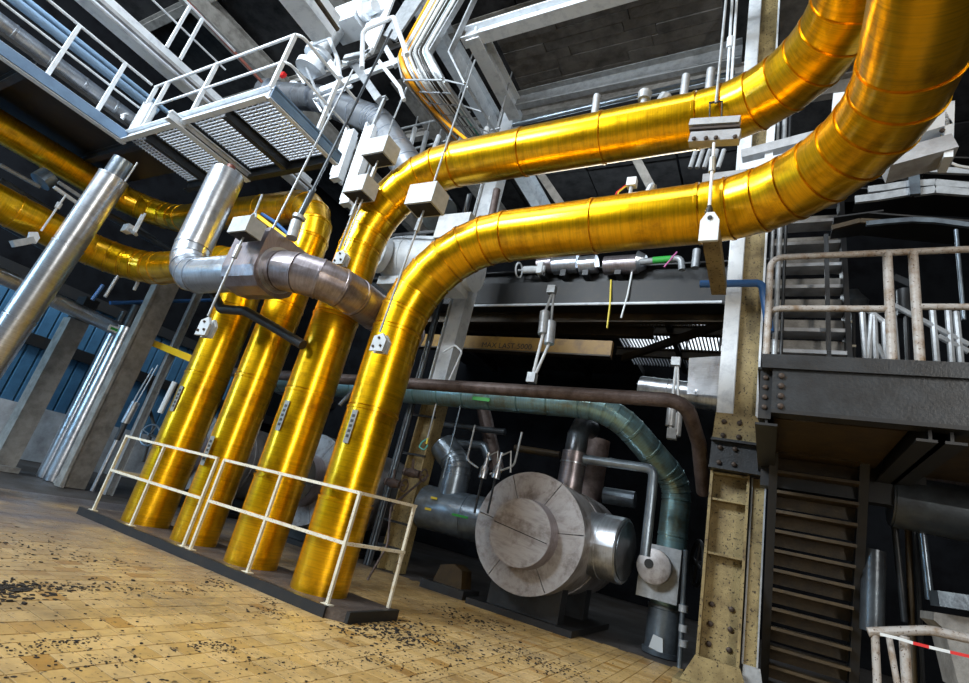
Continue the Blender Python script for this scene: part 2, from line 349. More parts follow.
# ================================================================== SETTING
# floor slab with grout colour, tiles on it
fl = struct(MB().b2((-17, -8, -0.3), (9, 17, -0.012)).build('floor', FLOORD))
tiles = []
TX0, TX1, TY0, TY1 = -9.6, 1.6, -1.2, 7.45  # field stops short at the back; bare dark floor stands in for shade
x = TX0; rr = random.Random(3)
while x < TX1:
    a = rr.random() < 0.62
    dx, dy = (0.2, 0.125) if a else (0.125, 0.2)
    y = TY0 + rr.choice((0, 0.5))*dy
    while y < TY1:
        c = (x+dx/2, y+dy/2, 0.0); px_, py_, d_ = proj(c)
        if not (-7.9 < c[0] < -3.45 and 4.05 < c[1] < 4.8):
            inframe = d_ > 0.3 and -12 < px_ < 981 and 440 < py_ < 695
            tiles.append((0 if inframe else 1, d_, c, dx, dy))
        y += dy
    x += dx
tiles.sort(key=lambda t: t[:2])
def tilemesh(dx, dy):
    g = 0.004; b = 0.0008; a, c = dx/2-g, dy/2-g
    return ([(-a,-c,-0.012),(a,-c,-0.012),(a,c,-0.012),(-a,c,-0.012),(-a,-c,-b),(a,-c,-b),(a,c,-b),(-a,c,-b),(-a+b,-c+b,0),(a-b,-c+b,0),(a-b,c-b,0),(-a+b,c-b,0)],
            [(0,1,5,4),(1,2,6,5),(2,3,7,6),(3,0,4,7),(4,5,9,8),(5,6,10,9),(6,7,11,10),(7,4,8,11),(8,9,10,11)])
shared = {}
for k, dims in (('a', (0.2, 0.125)), ('b', (0.125, 0.2))):
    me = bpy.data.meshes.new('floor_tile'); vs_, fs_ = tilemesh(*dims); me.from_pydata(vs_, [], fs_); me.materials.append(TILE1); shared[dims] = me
off = Vector(fl.location)
for _f, d_, c, dx, dy in tiles[:300]:
    o = bpy.data.objects.new('floor_tile', shared[(dx, dy)]); COL.objects.link(o); o.parent = fl
    o.location = Vector(c)-off+Vector((0, 0, rr.uniform(-0.0015, 0.001))); o.rotation_euler = (rr.uniform(-.004, .004), rr.uniform(-.004, .004), 0)
fld = MB()
for _f, d_, c, dx, dy in tiles[300:]:
    vs_, fs_ = tilemesh(dx, dy); dz = rr.uniform(-0.0015, 0.001)
    fld.add([Vector(p)+Vector(c)+Vector((0, 0, dz)) for p in vs_], fs_)
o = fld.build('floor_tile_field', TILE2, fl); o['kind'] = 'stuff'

# left wall: concrete dado, blue siding planks, girts
wl = sthing('wall_left', (-16, 6, 0))
MB().b2((-16.2, -8, 0), (-15.75, 17, 1.25)).build('dado', CONCL, wl)
MB().b2((-16.2, -8, 1.25), (-15.95, 17, 12)).build('backing', SHADEW, wl)
y = -1.0
me0 = None
while y < 12.0:
    if me0 is None:
        pk = MB().prof((-15.95, y+0.14, 1.25), (-15.95, y+0.14, 4.0), [(-0.14, 0), (0.14, 0), (0.115, 0.07), (-0.115, 0.07)], (1, 0, 0)).build('siding_plank', BLUES, wl); me0 = pk; y0_ = y
    else:
        pk = me0.copy(); COL.objects.link(pk); pk.parent = wl; pk.location = Vector((0, y-y0_, 0))
    y += 0.285
for z in (2.6, 4.0):
    MB().b2((-15.95, -8, z), (-15.72, 17, z+0.28)).build('girt', BLACK, wl)
wb = struct(MB().b2((-17, 15.5, 0), (9, 16, 14)).build('wall_back', SHADEW))
wd = sthing('added_window_1', (-2.8, 15.4, 7.4))  # window added on the back wall to brighten the grating gaps
ADDPANE = bpy.data.materials.new('added_glowing_pane'); ADDPANE.use_nodes = True
_e = ADDPANE.node_tree.nodes['Principled BSDF']; _e.inputs['Base Color'].default_value = (.8,.9,1,1); _e.inputs['Emission Color'].default_value = (.85,.93,1,1); _e.inputs['Emission Strength'].default_value = 1.6
for i_ in range(5):
    for k_ in range(2):
        MB().b2((-5.1+i_*.92,15.42,7.1+k_*1.25),(-4.24+i_*.92,15.44,8.3+k_*1.25)).build('pane', ADDPANE, wd)
for k_ in range(6): MB().b2((-5.16+k_*.92,15.38,7.05),(-5.1+k_*.92,15.5,9.6)).build('added_mullion', BLACK, wd)
for z_ in (7.04,8.3,9.55): MB().b2((-5.16,15.38,z_),(-.5,15.5,z_+.06)).build('added_transom', BLACK, wd)
wr = struct(MB().b2((6.5, 3.0, 0), (7, 16, 14)).build('wall_right', SHADEW))

# ================================================================== YELLOW PIPES
PX = [-7.15, -6.08, -5.0, -3.93]; PY = 4.45; PR = 0.29; PZ = 0.0
def strap_plate(root, X, z, a):
    d = Vector((math.cos(a), math.sin(a), 0)); c = Vector((X, PY, z))+d*(PR+0.006)
    t = Vector((-d.y, d.x, 0))
    pl = MB().poly([c-t*0.035-Vector((0,0,.18)), c+t*0.035-Vector((0,0,.18)), c+t*0.035+Vector((0,0,.18)), c-t*0.035+Vector((0,0,.18))], d*0.008).build('name_plate', PLATE, root)
    for k in range(5):
        zz = -0.12+k*0.055
        MB().poly([c+d*0.009-t*0.018+Vector((0,0,zz)), c+d*0.009+t*0.018+Vector((0,0,zz)), c+d*0.009+t*0.018+Vector((0,0,zz+.03)), c+d*0.009-t*0.018+Vector((0,0,zz+.03))], d*0.002).build('engraved_mark', INK, pl)
labels = ['yellow clad pipe farthest left in the railed row, turning left under the grey pipe',
          'second yellow clad pipe in the railed row, rising to a silver-topped elbow and turning left',
          'third yellow clad pipe in the railed row, its upper run crossing highest to the right',
          'nearest yellow clad pipe of the railed row, its lower run curving overhead at right']
paths = [([(PX[0],PY,PZ),(PX[0],PY,4.06),(-10.75,PY,4.02),(-10.75,-3.0,4.0)], [0.85, 1.0]),
         ([(PX[1],PY,PZ),(PX[1],PY,5.0),(-11.6,4.85,5.5),(-11.6,-2.5,5.36)], [0.7, 1.0]),
         ([(PX[2],PY,PZ),(PX[2],PY,5.36),(0.45,PY,5.5),(0.45,-3.0,5.55)], [1.25, 1.25]),
         ([(PX[3],PY,PZ),(PX[3],PY,4.14),(0.67,PY,4.36),(0.67,-3.0,4.45)], [1.25, 1.35])]
for i in range(4):
    t = thing('yellow_pipe', (PX[i], PY, 0), labels[i], 'pipe', 'yellow clad pipes')
    pts, R = paths[i]
    cladpipe(t, pts, R, PR if i != 1 else .265, GOLD, 0.98, 0.26, 40, lip=.008)
    strap_plate(t, PX[i], 1.72 if i != 1 else 1.15, math.radians(-86))
    MB().tube([(PX[i],PY,0.0), (PX[i],PY,0.035)], PR+0.05, 32).build('floor_collar', RUBBER, t, True)

# plinth and railing round the pipe row
pl = thing('pipe_plinth', (-5.6, 4.4, 0), 'low dark concrete plinth under the four yellow pipes', 'plinth')
MB().poly([(-7.95,4.02,0),(-3.40,4.02,0),(-3.22,4.12,0),(-3.22,4.86,0),(-7.95,4.86,0)], (0,0,0.085)).build('slab', PLINTH, pl)
MB().prof((-7.95,4.015,0.075),(-3.40,4.015,0.075), [(-0.02,-0.075),(0.02,-0.075),(0.02,0.02),(-0.02,0.02)]).build('edge_angle', BLACK, pl)
MB().prof((-3.215,4.1,0.075),(-3.215,4.86,0.075), [(-0.02,-0.075),(0.02,-0.075),(0.02,0.02),(-0.02,0.02)]).build('edge_angle', BLACK, pl)
rl = thing('pipe_railing', (-5.6, 4.1, 0.085), 'cream painted low railing in front of the yellow pipes', 'railing')
RY = 4.09; zt = 1.09; zm = 0.62
def angle_bar(p0, p1, s=0.036, t=0.006): return MB().prof(p0, p1, [(-s/2,-s/2),(s/2,-s/2),(s/2,-s/2+t),(-s/2+t,-s/2+t),(-s/2+t,s/2),(-s/2,s/2)], (0,-1,0))
for z in (zt, zm):
    MB().bar((-7.8,RY,z),(-5.72,RY,z),0.028,0.03).build('rail', RAILW, rl)
    MB().bar((-5.6,RY,z),(-3.47,RY,z),0.028,0.03).build('rail', RAILW, rl)
    MB().bar((-3.47,RY,z),(-3.30,4.84,z),0.028,0.03).build('rail', RAILW, rl)
    MB().bar((-7.8,RY,z),(-7.8,4.84,z),0.028,0.03).build('rail', RAILW, rl)
for xx in (-7.78,-6.84,-5.73,-5.59,-4.6,-3.47):
    MB().bar((xx,RY,0.085),(xx,RY,zt),0.03,0.03,(0,-1,0)).build('post', RAILW, rl)
    MB().box((xx,RY,0.09),(0.1,0.08,0.012)).build('foot_plate', RAILW, rl)
for xx in (-7.8,-3.31): MB().bar((xx,4.82,0.085),(xx,4.82,zt),0.03,0.03,(0,-1,0)).build('post', RAILW, rl)

# ================================================================== GREY INSULATED PIPE (in front of the row)
t = thing('insulated_grey_pipe', (-7.03, 3.5, 3.3), 'grey insulated pipe with boxed valve crossing in front of the yellow pipes', 'pipe')
cladpipe(t, [(-7.12,3.5,4.98),(-7.12,3.5,3.25),(-5.7,3.5,3.27)], 0.45, 0.235, SILVER, 1.15, 0.17, 32)
cladpipe(t, [(-5.15,3.5,3.28),(-4.42,3.5,3.25),(-4.42,5.3,3.22)], 0.62, 0.235, BROWNSIL, 0.42, 0.2, 32)
bx = MB().prof((-5.72,3.5,3.29),(-5.13,3.5,3.29), [(-.31,-.1),(-.27,-.22),(-.17,-.3),(0,-.33),(.17,-.3),(.27,-.22),(.31,-.1),(.29,.40),(-.29,.40)]).build('valve_box', BROWNSIL, t)
for xx in (-5.73,-5.12):
    MB().tube([(xx-.012,3.5,3.28),(xx+.012,3.5,3.28)], 0.275, 28).build('end_collar', SILVER, bx, True)
MB().tube([(-7.12,3.5,4.95),(-7.12,3.5,5.12)], 0.06, 12).build('inner_pipe', REDP, t, True)

# vertical silver pipe at far left
p0 = A(-35, 400, 2.7); p1 = A(114, 177, 2.7); d = (p1-p0).normalized()
t = thing('silver_pipe', A(5, 341, 2.7)+Vector((0,0,-1.9)), 'polished silver pipe slanting up at the far left edge', 'pipe')
foot = p0-d*((p0.z)/d.z)
cladpipe(t, [foot, p1], [], 0.19, SILVER, 1.25, 0.2, 32)
MB().tube([p1, p1+d*0.28], 0.145, 24).build('end_cap', STEELP, t, True)
for s in (-1, 1):
    q = p1+RIGHT*0.2*s
    MB().tube([q-d*0.2, q+d*0.25], 0.012, 8).build('tie_rod', GREYST, t, True)


# ================================================================== STEEL COLUMNS
def column(name, label, x, y, w_, dpt, z1, m, m2=None, z0=0.0):
    t = thing(name, (x, y, z0), label, 'column')
    MB().b2((x-w_/2, y-0.012, z0), (x+w_/2, y+0.012, z1)).build('web', m2 or m, t)
    for s in (-1, 1):
        MB().b2((x+s*w_/2-0.014, y-dpt/2, z0), (x+s*w_/2+0.014, y+dpt/2, z1)).build('flange', m, t)
    return t
# right-hand main column: cream riveted shaft below the gusset, white shaft above
KX, KY = -0.42, 6.9
t = thing('riveted_column', (KX, KY, 0), 'riveted cream steel column with gusset plates left of the stairs', 'column')
MB().b2((KX-.185, KY+.02, 0.25), (KX+.185, KY+.05, 2.62)).build('web', CREAM, t)
for s in (-1, 1): MB().b2((KX+s*.195-.015, KY-.14, 0.25), (KX+s*.195+.015, KY+.14, 2.62)).build('flange', CREAM, t)
for z in (1.35, 1.95, 2.25): MB().b2((KX-.18, KY-.12, z-.012), (KX+.18, KY+.02, z+.012)).build('stiffener', CREAM, t)
bolts(t, [(KX+sx*.1, KY+.02, z) for z in (.42, .62, .82) for sx in (-1, 1)], (0,-1,0), .03, .03)
MB().poly([(KX-.36,KY-.2,0),(KX+.34,KY-.2,0),(KX+.22,KY-.2,0.3),(KX-.21,KY-.2,0.3)], (0,0.03,0)).build('base_gusset', CREAM, t)
MB().b2((KX-.4,KY-.3,0.0),(KX+.4,KY+.3,0.04)).build('base_plate', CREAM, t)
g = MB().poly([(KX-.22,KY-.17,2.62),(KX+.42,KY-.17,2.62),(KX+.24,KY-.17,2.98),(KX-.2,KY-.17,2.98)], (0,0.03,0)).build('gusset_plate', CREAM, t)
bolts(t, [(KX-.1+.17*i, KY-.17, z) for z in (2.7, 2.87) for i in (0, 1)], (0,-1,0), .03, .03)
MB().b2((KX-.2,KY-.12,2.98),(KX-.02,KY-.09,11)).build('white_flange', WHITE, t)
MB().b2((KX-.04,KY-.02,2.98),(KX+.24,KY+.01,11)).build('recessed_web', CREAM, t)
MB().b2((KX+.23,KY-.1,2.98),(KX+.255,KY+.12,11)).build('edge_flange', WHITE, t)
MB().b2((KX-.04,KY-.09,2.98),(KX-.015,KY+.12,11)).build('inner_flange', WHITE, t)
# slim second shaft beside it
t = thing('slim_column', (KX+.3, KY+.15, 0), 'slim pale steel column just right of the riveted column', 'column')
MB().prof((KX+.29,KY+.1,0.05),(KX+.29,KY+.1,2.28), CH(.14,.16,.015), (1,0,0)).build('shaft', GREYST, t)
MB().poly([(KX+.235,KY-.08,0),(KX+.46,KY-.08,0),(KX+.4,KY-.08,.34),(KX+.24,KY-.08,.34)], (0,.04,0)).build('base_gusset', GREYST, t)
MB().b2((KX+.235,KY-.06,0.34),(KX+.37,KY-.03,2.26)).build('face_plate', CREAM, t)
for e_ in (.235,.37): MB().b2((KX+e_-.008,KY-.09,.34),(KX+e_+.008,KY+.02,2.26)).build('edge', GREYST, t)
# dark cross beam from the column to the stairs
t = thing('cross_beam', (0.2, KY-.2, 2.3), 'dark bolted beam from the riveted column toward the stairs', 'beam')
MB().prof((KX-.22,KY-.2,2.46),(1.1,KY-.2,2.42), IB(.36,.2)).build('beam', DARK, t)
bolts(t, [(KX-.12+.16*i, KY-.22, z) for z in (2.36, 2.54) for i in (0, 1)], (0,-1,0), .028, .03)
# conduits on the column's right flank
for i, (dx, lab) in enumerate(((.32, 'thin silver conduit against the white upper column'), (.40, 'thicker silver conduit beside the blue pipe elbow'), (.47, 'outermost dark conduit next to the stair landing'))):
    rodthing('conduit', (KX+dx, KY-.17, 2.63), (KX+dx, KY-.17, 9), (.018, .032, .02)[i], (GREYST, GREYST, DARK)[i], lab, 'conduit', 'conduits by the riveted column')
tubething('blue_pipe', [A(700,284,6.6), A(762,283,6.6), A(771,310,6.6)+Vector((0,0,-.3))], 0.09, 0.05, NAVY, 'blue pipe crossing the white upper column and turning down', 'pipe', 12)

# centre column
JX, JY = -5.45, 7.75
t = thing('pale_column', (JX, JY, 0), 'pale grey steel column standing behind the nearest yellow pipe', 'column')
MB().b2((JX-.17,JY-.02,0),(JX+.17,JY+.02,9.9)).build('web', CREAM, t)
for s in (-1, 1):
    MB().b2((JX+s*.17-.015,JY-.16,0),(JX+s*.17+.015,JY+.16,3.0)).build('lower_flange', CREAM, t)
    MB().b2((JX+s*.17-.015,JY-.16,3.0),(JX+s*.17+.015,JY+.16,9.9)).build('upper_flange', WHITE, t)
MB().b2((JX-.1,JY-.17,3.3),(JX+.19,JY-.13,9.9)).build('cover_plate', WHITE, t)
for z in (.35, .75, 1.9, 2.6): MB().b2((JX-.4,JY-.2,z),(JX+.2,JY-.15,z+.035)).build('cable_bracket', DARK, t)
for i, dx in enumerate((-.42,-.36,-.30)):
    rodthing('conduit', (JX+dx, JY-.2, 0.0), (JX+dx-.02*i, JY-.2, 7.5), (.028,.02,.024)[i], (DKPIPE, STEELP, DARK)[i], ('outer dark', 'middle bluish', 'inner black')[i]+' riser conduit left of the pale column', 'conduit', 'riser conduits by the pale column')

# left columns
t = thing('concrete_column', G(5,470,0), 'slim weathered concrete column in front of the blue siding', 'column')
b0 = G(4,478,0); b0 = Vector((-12.3, 4.65, 0))
MB().b2((b0.x-.16,b0.y-.22,0),(b0.x+.16,b0.y+.12,3.0)).build('shaft', CONC, t)
MB().b2((b0.x-.18,b0.y-.15,3.0),(b0.x+.18,b0.y+.1,3.5)).build('head', BLACK, t)
MB().b2((b0.x-.24,b0.y-.28,0),(b0.x+.24,b0.y+.18,.1)).build('foot', CONC, t)
t = thing('wide_flange_column', (-11.2, 5.5, 0), 'broad grey I-section column beside the two silver pipes', 'column')
MB().b2((-11.35,5.2,0),(-11.05,5.24,4.4)).build('flange', CONCL, t)
MB().b2((-11.06,5.0,0),(-11.02,5.5,4.4)).build('web', CONC, t)
MB().b2((-11.02,5.0,0),(-10.85,5.05,4.4)).build('flange', CONC, t)
MB().poly([(-11.5,5.16,0),(-10.8,5.0,0),(-10.86,5.0,.3),(-11.34,5.18,.34)], (0,.05,0)).build('base_gusset', CONC, t)
t = thing('short_grey_post', (-10.7,5.8,0), 'narrow galvanised post right of the broad I-section column', 'post')
MB().prof((-10.75,5.75,0),(-10.75,5.75,4.3), CH(.14,.1,.015), (0,-1,0)).build('post', GREYST, t)
MB().b2((-10.85,5.6,4.3),(-10.6,5.9,4.33)).build('cap_plate', GREYST, t)
for i, (xx, yy, r, z1) in enumerate(((-12.1,5.25,.13,3.0),(-11.72,5.25,.16,3.15))):
    t = thing('silver_riser', (xx, yy, 0), ('thinner silver riser with a long lit strip nearest the blue siding', 'thicker silver riser touching the broad grey column')[i], 'pipe', 'silver risers at the left')
    cladpipe(t, [(xx,yy,0),(xx,yy,z1)], [], r, SILVER, 1.05, .2, 24)
    MB().tube([(xx,yy,z1),(xx,yy,z1+.5)], r*.7, 16).build('inner_pipe', DARK, t, True)
t = thing('yellow_bracket_beam', A(155,343,5.5), 'small bright yellow bracket beam behind the leftmost yellow pipe', 'beam')
MB().bar(A(153,343,5.6), A(197,361,5.6), .12, .13).build('beam', YBRIGHT, t)
# horizontal blue-silver pipe in front of siding
t = thing('long_silver_pipe', S(60,303,-11.85), 'long blue-lit silver pipe running level toward the broad grey column', 'pipe')
cladpipe(t, [S(-60,248,-11.85), S(137,338,-11.85)], [], .14, SILVER, 1.6, .2, 24)
tg = MB().box(S(113,330,-11.85)+Vector((.14,-.02,0)), (.02,.28,.12)).build('tag', CABLEW, t)
tag(tg, 'small white tag with green lettering')
MB().box(S(113,330,-11.85)+Vector((.152,-.02,0)), (.004,.2,.05)).build('tag_lettering', GREEN, tg)
# actuator hanging left of first yellow pipe
t = thing('spring_hanger', A(135,430,5.2), 'bright spring hanger with rods left of the leftmost yellow pipe', 'hanger')
MB().tube([A(158,365,5.2), A(137,402,5.2)], .012, 8).build('rod', GREYST, t, True)
MB().tube([A(153,368,5.2), A(133,402,5.2)], .012, 8).build('rod', GREYST, t, True)
MB().tube([A(136,402,5.2), A(125,423,5.2)], .07, 14).build('spring_can', SILVER, t, True)
MB().tube([A(125,423,5.2), A(117,440,5.2)], .05, 12).build('turnbuckle', DARK, t, True)
MB().tube([A(117,440,5.2), A(92,491,5.2)], .035, 12).build('lower_rod', SILVER, t, True)
# hand wheel valve behind rail at left
def handwheel(name, c, ax, R, m, label, stem=.25, spokes=4):
    t = thing(name, c, label, 'valve wheel'); c = Vector(c); ax = Vector(ax).normalized(); s, u = perp(ax)
    MB().tube([c+(s*math.cos(a)+u*math.sin(a))*R for a in [2*math.pi*k/24 for k in range(25)]], R*.09, 8, False).build('rim', m, t, True)
    for k in range(spokes):
        a = 2*math.pi*k/spokes+.3; MB().tube([c, c+(s*math.cos(a)+u*math.sin(a))*R], R*.06, 6).build('spoke', m, t, True)
    MB().tube([c-ax*stem, c+ax*.05], R*.12, 10).build('stem', m, t, True)
    return t
handwheel('hand_wheel', A(150,435,5.8), (.3,-1,0), .2, STEELP, 'blue-grey hand wheel behind the left end of the railing')
rodthing('sensor_tube', A(175,382,5.6), A(160,413,5.6), .05, CABLEW, 'short white tube between I-section column and yellow pipe', 'tube')
tubething('hanging_hose', [A(152,375,5.9),A(147,400,5.9),A(154,425,5.9),A(143,462,5.9)], .15, .03, CABLEB, 'black hose hanging behind the left end of the railing', 'hose', 8)

# ================================================================== PLATFORM UPPER LEFT
ZP = 5.5
t = thing('grating_platform', (-7.7, 3.7, ZP), 'white framed grating platform above the left yellow pipes', 'platform')
MB().prof((-9.5,2.93,ZP+.08),(-5.82,2.93,ZP+.08), CH(.18,.08,.015)).build('front_beam', WHITE, t)
MB().prof((-5.84,2.9,ZP+.08),(-5.84,4.2,ZP+.08), CH(.18,.08,.015)).build('side_beam', WHITE, t)
MB().prof((-9.46,-1.0,ZP+.08),(-9.46,2.95,ZP+.08), CH(.2,.1,.015)).build('edge_beam', WHITE, t)
MB().b2((-5.775,2.9,ZP+.02),(-5.76,4.2,ZP+.2)).build('side_beam_shade', BLUESH, t)  # thin plates added to carry the beams' blue shade
MB().b2((-9.36,-1.0,ZP+.0),(-9.345,2.9,ZP+.17)).build('edge_beam_shade', BLUESH, t)
for xx in (-8.75,-7.72,-6.75): MB().prof((xx,2.95,ZP+.02),(xx,4.12,ZP+.02), IB(.16,.1,.015,.012)).build('joist', DARK, t)
MB().prof((-7.72,2.7,ZP-.02),(-7.72,4.14,ZP-.02), IB(.14,.12,.018,.014)).build('bright_joist', WHITE, t)
MB().prof((-9.46,4.1,ZP+.02),(-5.9,4.1,ZP+.02), IB(.18,.1,.018,.014)).build('rear_beam', DARK, t)
for xa, xb in ((-9.42,-8.8),(-8.7,-7.78),(-7.66,-6.8),(-6.7,-5.9)):
    g = MB()
    yy = 3.0
    while yy < 4.1:
        g.bar((xa,yy,ZP+.11),(xb,yy,ZP+.11),.014,.03); yy += .052
    k = xa
    while k < xb: g.bar((k,3.0,ZP+.12),(k,4.1,ZP+.12),.008,.02); k += .12
    o = g.build('grating_panel', GRAT, t); o['kind'] = 'stuff'
t = thing('walkway_deck', (-10.6, 1.5, ZP), 'dark walkway deck at upper left with crossing beams', 'walkway')
MB().b2((-12.4,-2,ZP+.34),(-9.56,4.0,ZP+.4)).build('deck_plate', BLACK, t)
for yy in (0.2,1.6,3.2): MB().prof((-12.4,yy,ZP+.25),(-9.55,yy,ZP+.25), IB(.18,.1,.018,.014)).build('joist', DARK, t)
def guardrail(name, label, pts, h, posts, m=WHITE, r=.024, mid=True, R=.12):
    t = thing(name, pts[0], label, 'railing')
    P = [Vector(p) for p in pts]; H = Vector((0,0,h))
    MB().tube(smoothpts([p+H for p in P], R, .05) if len(P) > 2 else [p+H for p in P], r, 8).build('top_rail', m, t, True)
    if mid: MB().tube(smoothpts([p+H*.52 for p in P], R, .05) if len(P) > 2 else [p+H*.52 for p in P], r*.8, 8).build('mid_rail', m, t, True)
    for q in posts:
        q = Vector(q); MB().bar(q, q+H, r*2, r*2.2, (0,1,0)).build('post', m, t)
    return t
guardrail('guard_rail', 'white guard rail round the corner of the grating platform', [(-9.46,2.95,ZP+.17),(-5.86,2.95,ZP+.17),(-5.86,4.2,ZP+.17)], 1.05, [(-9.4,2.95,ZP+.17),(-7.72,2.95,ZP+.17),(-5.95,2.95,ZP+.17),(-5.86,3.75,ZP+.17),(-9.05,2.95,ZP+.17)])
guardrail('guard_rail', 'white guard rail along the dark walkway at upper left', [(-9.47,-.5,ZP+.17),(-9.47,2.9,ZP+.17)], 1.05, [(-9.47,.9,ZP+.17),(-9.47,1.75,ZP+.17),(-9.47,2.45,ZP+.17),(-9.47,-.3,ZP+.17)])
t = thing('kick_panel', (-9.3,2.95,ZP+.2), 'white upright corner panel where two guard rails meet', 'panel')
MB().b2((-9.35,2.9,ZP+.17),(-9.1,2.93,ZP+.75)).build('panel', WHITE, t)
MB().b2((-9.36,2.88,ZP+.17),(-9.34,3.1,ZP+.8)).build('edge', WHITE, t)
# silver duct along the walkway
t = thing('silver_duct', (-10.6,1.5,6.45), 'long silver duct running behind the upper left guard rail', 'duct')
cladpipe(t, [(-10.63,-1.2,6.5),(-10.63,3.45,6.5)], [], .17, SILVER, .5, .2, 24)
for i, (dx, z, r, m, lab) in enumerate(((.1,6.95,.075,PBLUE,'blue pipe directly above the long silver duct'),(-.1,6.1,.03,GREYST,'thin pipe just below the long silver duct'),(.22,6.05,.022,GREYST,'thinnest pipe below the long silver duct'),(-.35,7.35,.05,PBLUE,'upper blue conduit behind the long silver duct'))):
    rodthing('level_pipe', (-10.63+dx,-1.2,z), (-10.63+dx,3.5+.2*i,z), r, m, lab, 'pipe', 'pipes along the silver duct')
t = thing('small_fitting', G(118,128,5.9), 'small white pipe fitting at the end of the silver duct', 'fitting')
q = G(118,126,6.0)
MB().box(q,(.25,.12,.12)).build('body', WHITE, t); MB().tube([q+Vector((0,0,.05)),q+Vector((0,0,.25))],.03,8).build('stem', WHITE, t, True); MB().tube([q+Vector((-.1,0,.25)),q+Vector((.1,0,.25))],.025,8).build('handle', WHITE, t, True)
# big white girder and roof panels
t = thing('roof_girder', (-9.6,3,7.2), 'broad white roof girder running diagonally at upper left', 'girder')
MB().b2((-9.78,-1.5,7.2),(-9.50,6.5,7.24)).build('bottom_flange', WHITE, t)
MB().b2((-9.66,-1.5,7.24),(-9.62,6.5,7.6)).build('web', WHITE, t)
MB().b2((-9.42,-1.5,7.22),(-9.34,6.5,7.28)).build('edge_strip', CONCL, t)
MB().b2((-9.5,-1.5,7.3),(-9.42,6.5,7.33)).build('flange_seat', CONC, t)
cl = sthing('ceiling', (-6,4,10))
k = 0
for yy in (-1.5,1.2,3.9,6.6,9.3,12):
    for xx in (-15.6,-13,-10.4,-7.8,-5.2,-2.6,0,2.6):
        if (xx, yy) in ((-5.2,-1.5),(-2.6,-1.5)): continue
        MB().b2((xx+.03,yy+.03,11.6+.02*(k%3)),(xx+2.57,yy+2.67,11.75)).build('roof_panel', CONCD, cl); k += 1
for yy in (-1.5,1.2,3.9,6.6,9.3): MB().prof((-15.5,yy,11.45),(5,yy,11.45), IB(.3,.2)).build('purlin', CONC, cl)
for i, xx in enumerate((-12.4,-8.6,-6.9)): MB().prof((xx,-1.5,11.1),(xx,14,11.1), IB(.6,.3)).build('rafter', CONC if i != 2 else WHITE, cl)
guardrail('guard_rail', 'white upper guard rail with paired posts below the roof panels', [(-9.25,1.6,7.35),(-9.25,3.7,7.35)], 1.0, [(-9.25,2.75,7.35),(-9.25,3.0,7.35)], r=.022)
rodthing('red_pipe', G(186,0,9.6), G(262,82,9.2), .035, REDP, 'thin red-brown pipe crossing under the roof panels', 'pipe')
t = thing('roof_girder', (-7.3,5,8.8), 'bright white box girder at top beside the valve platform', 'girder')
MB().bar(G(327,30,9.0)+(G(285,-25,9.0)-G(327,30,9.0))*3, G(327,30,9.0), .5, .5).build('box_section', WHITE, t)
MB().bar(G(303,-20,8.72), G(338,30,8.72), .06, .06).build('yellow_edge', OCHRE, t)

# upper valve platform (white machinery behind rods, top centre-left)
t = thing('valve_actuator', A(345,40,5.00), 'white valve actuator with round bonnet at top centre-left', 'valve')
c = A(352,22,5.00)
MB().box(c, (.75,.5,.55)).build('motor_box', WHITE, t)
MB().tube([c+Vector((-.2,-.1,-.25)), c+Vector((-.45,-.1,-.9))], .16, 16).build('neck', GREYST, t, True)
MB().lathe(c+Vector((-.45,-.1,-.9)), (-.2,0,-1), [(0,0),(0,.3),(.12,.3),(.12,.2),(.35,.2),(.35,.32),(.47,.32),(.47,0)], 20).build('flanges', WHITE, t, True)
MB().lathe(c+Vector((.45,-.1,.0)), (1,-.2,-.2), [(0,0),(0,.2),(.15,.2),(.15,.12),(.4,.12),(.4,0)], 16).build('end_cap', WHITE, t, True)
t = thing('slanted_plate', A(385,20,5.00), 'slanted pale steel plate with a lifting eye at top', 'plate')
MB().poly([A(378,-10,5.00),A(395,-5,5.00),A(372,52,5.00),A(362,35,5.00)], (0,.05,0)).build('plate', WHITE, t)
MB().poly([A(408,-5,5.10),A(430,-12,5.10),A(395,40,5.10),A(383,35,5.10)], (0,.05,0)).build('rear_plate', GREYST, t)
MB().lathe(A(362,13,4.95), (0,-1,0), [(0,0),(0,.1),(.05,.1),(.05,.05),(-.02,.05)], 14).build('lifting_eye', WHITE, t, True)
for i, (pp, lab) in enumerate((([A(311,44,4.60),A(329,38,4.60),A(338,60,4.60),A(340,78,4.60)],'white bent tube frame left of the valve actuator'),
    ([A(362,68,4.60),A(363,30,4.60),A(394,17,4.60),A(400,35,4.60),A(407,55,4.60)],'white bent tube frame right of the valve actuator'),
    ([A(378,60,4.70),A(400,88,4.70),A(404,100,4.70)],'white handrail end sloping below the bent tube frames'),
    ([A(303,60,4.80),A(318,95,4.80),A(330,118,4.80)],'curved grey hose pipe below the left bent tube frame'))):
    tubething('bent_tube', pp, .12, (.04,.045,.035,.03)[i], WHITE if i < 3 else GREYST, lab, 'tube', 8)
t = thing('valve_platform', A(370,75,5.30), 'narrow white steel platform carrying the valve actuator', 'platform')
MB().bar(A(315,95,5.30), A(418,55,5.30), .6, .08).build('deck', CONCD, t)
MB().bar(A(315,93,4.98), A(420,53,4.98), .06, .16).build('front_channel', WHITE, t)
for (a_, b_) in (((330,62),(342,80)),((372,48),(362,62)),((386,48),(396,66)),((345,58),(372,52))):
    MB().bar(A(*a_,5.00), A(*b_,5.00), .07, .1).build('bracket', WHITE, t)
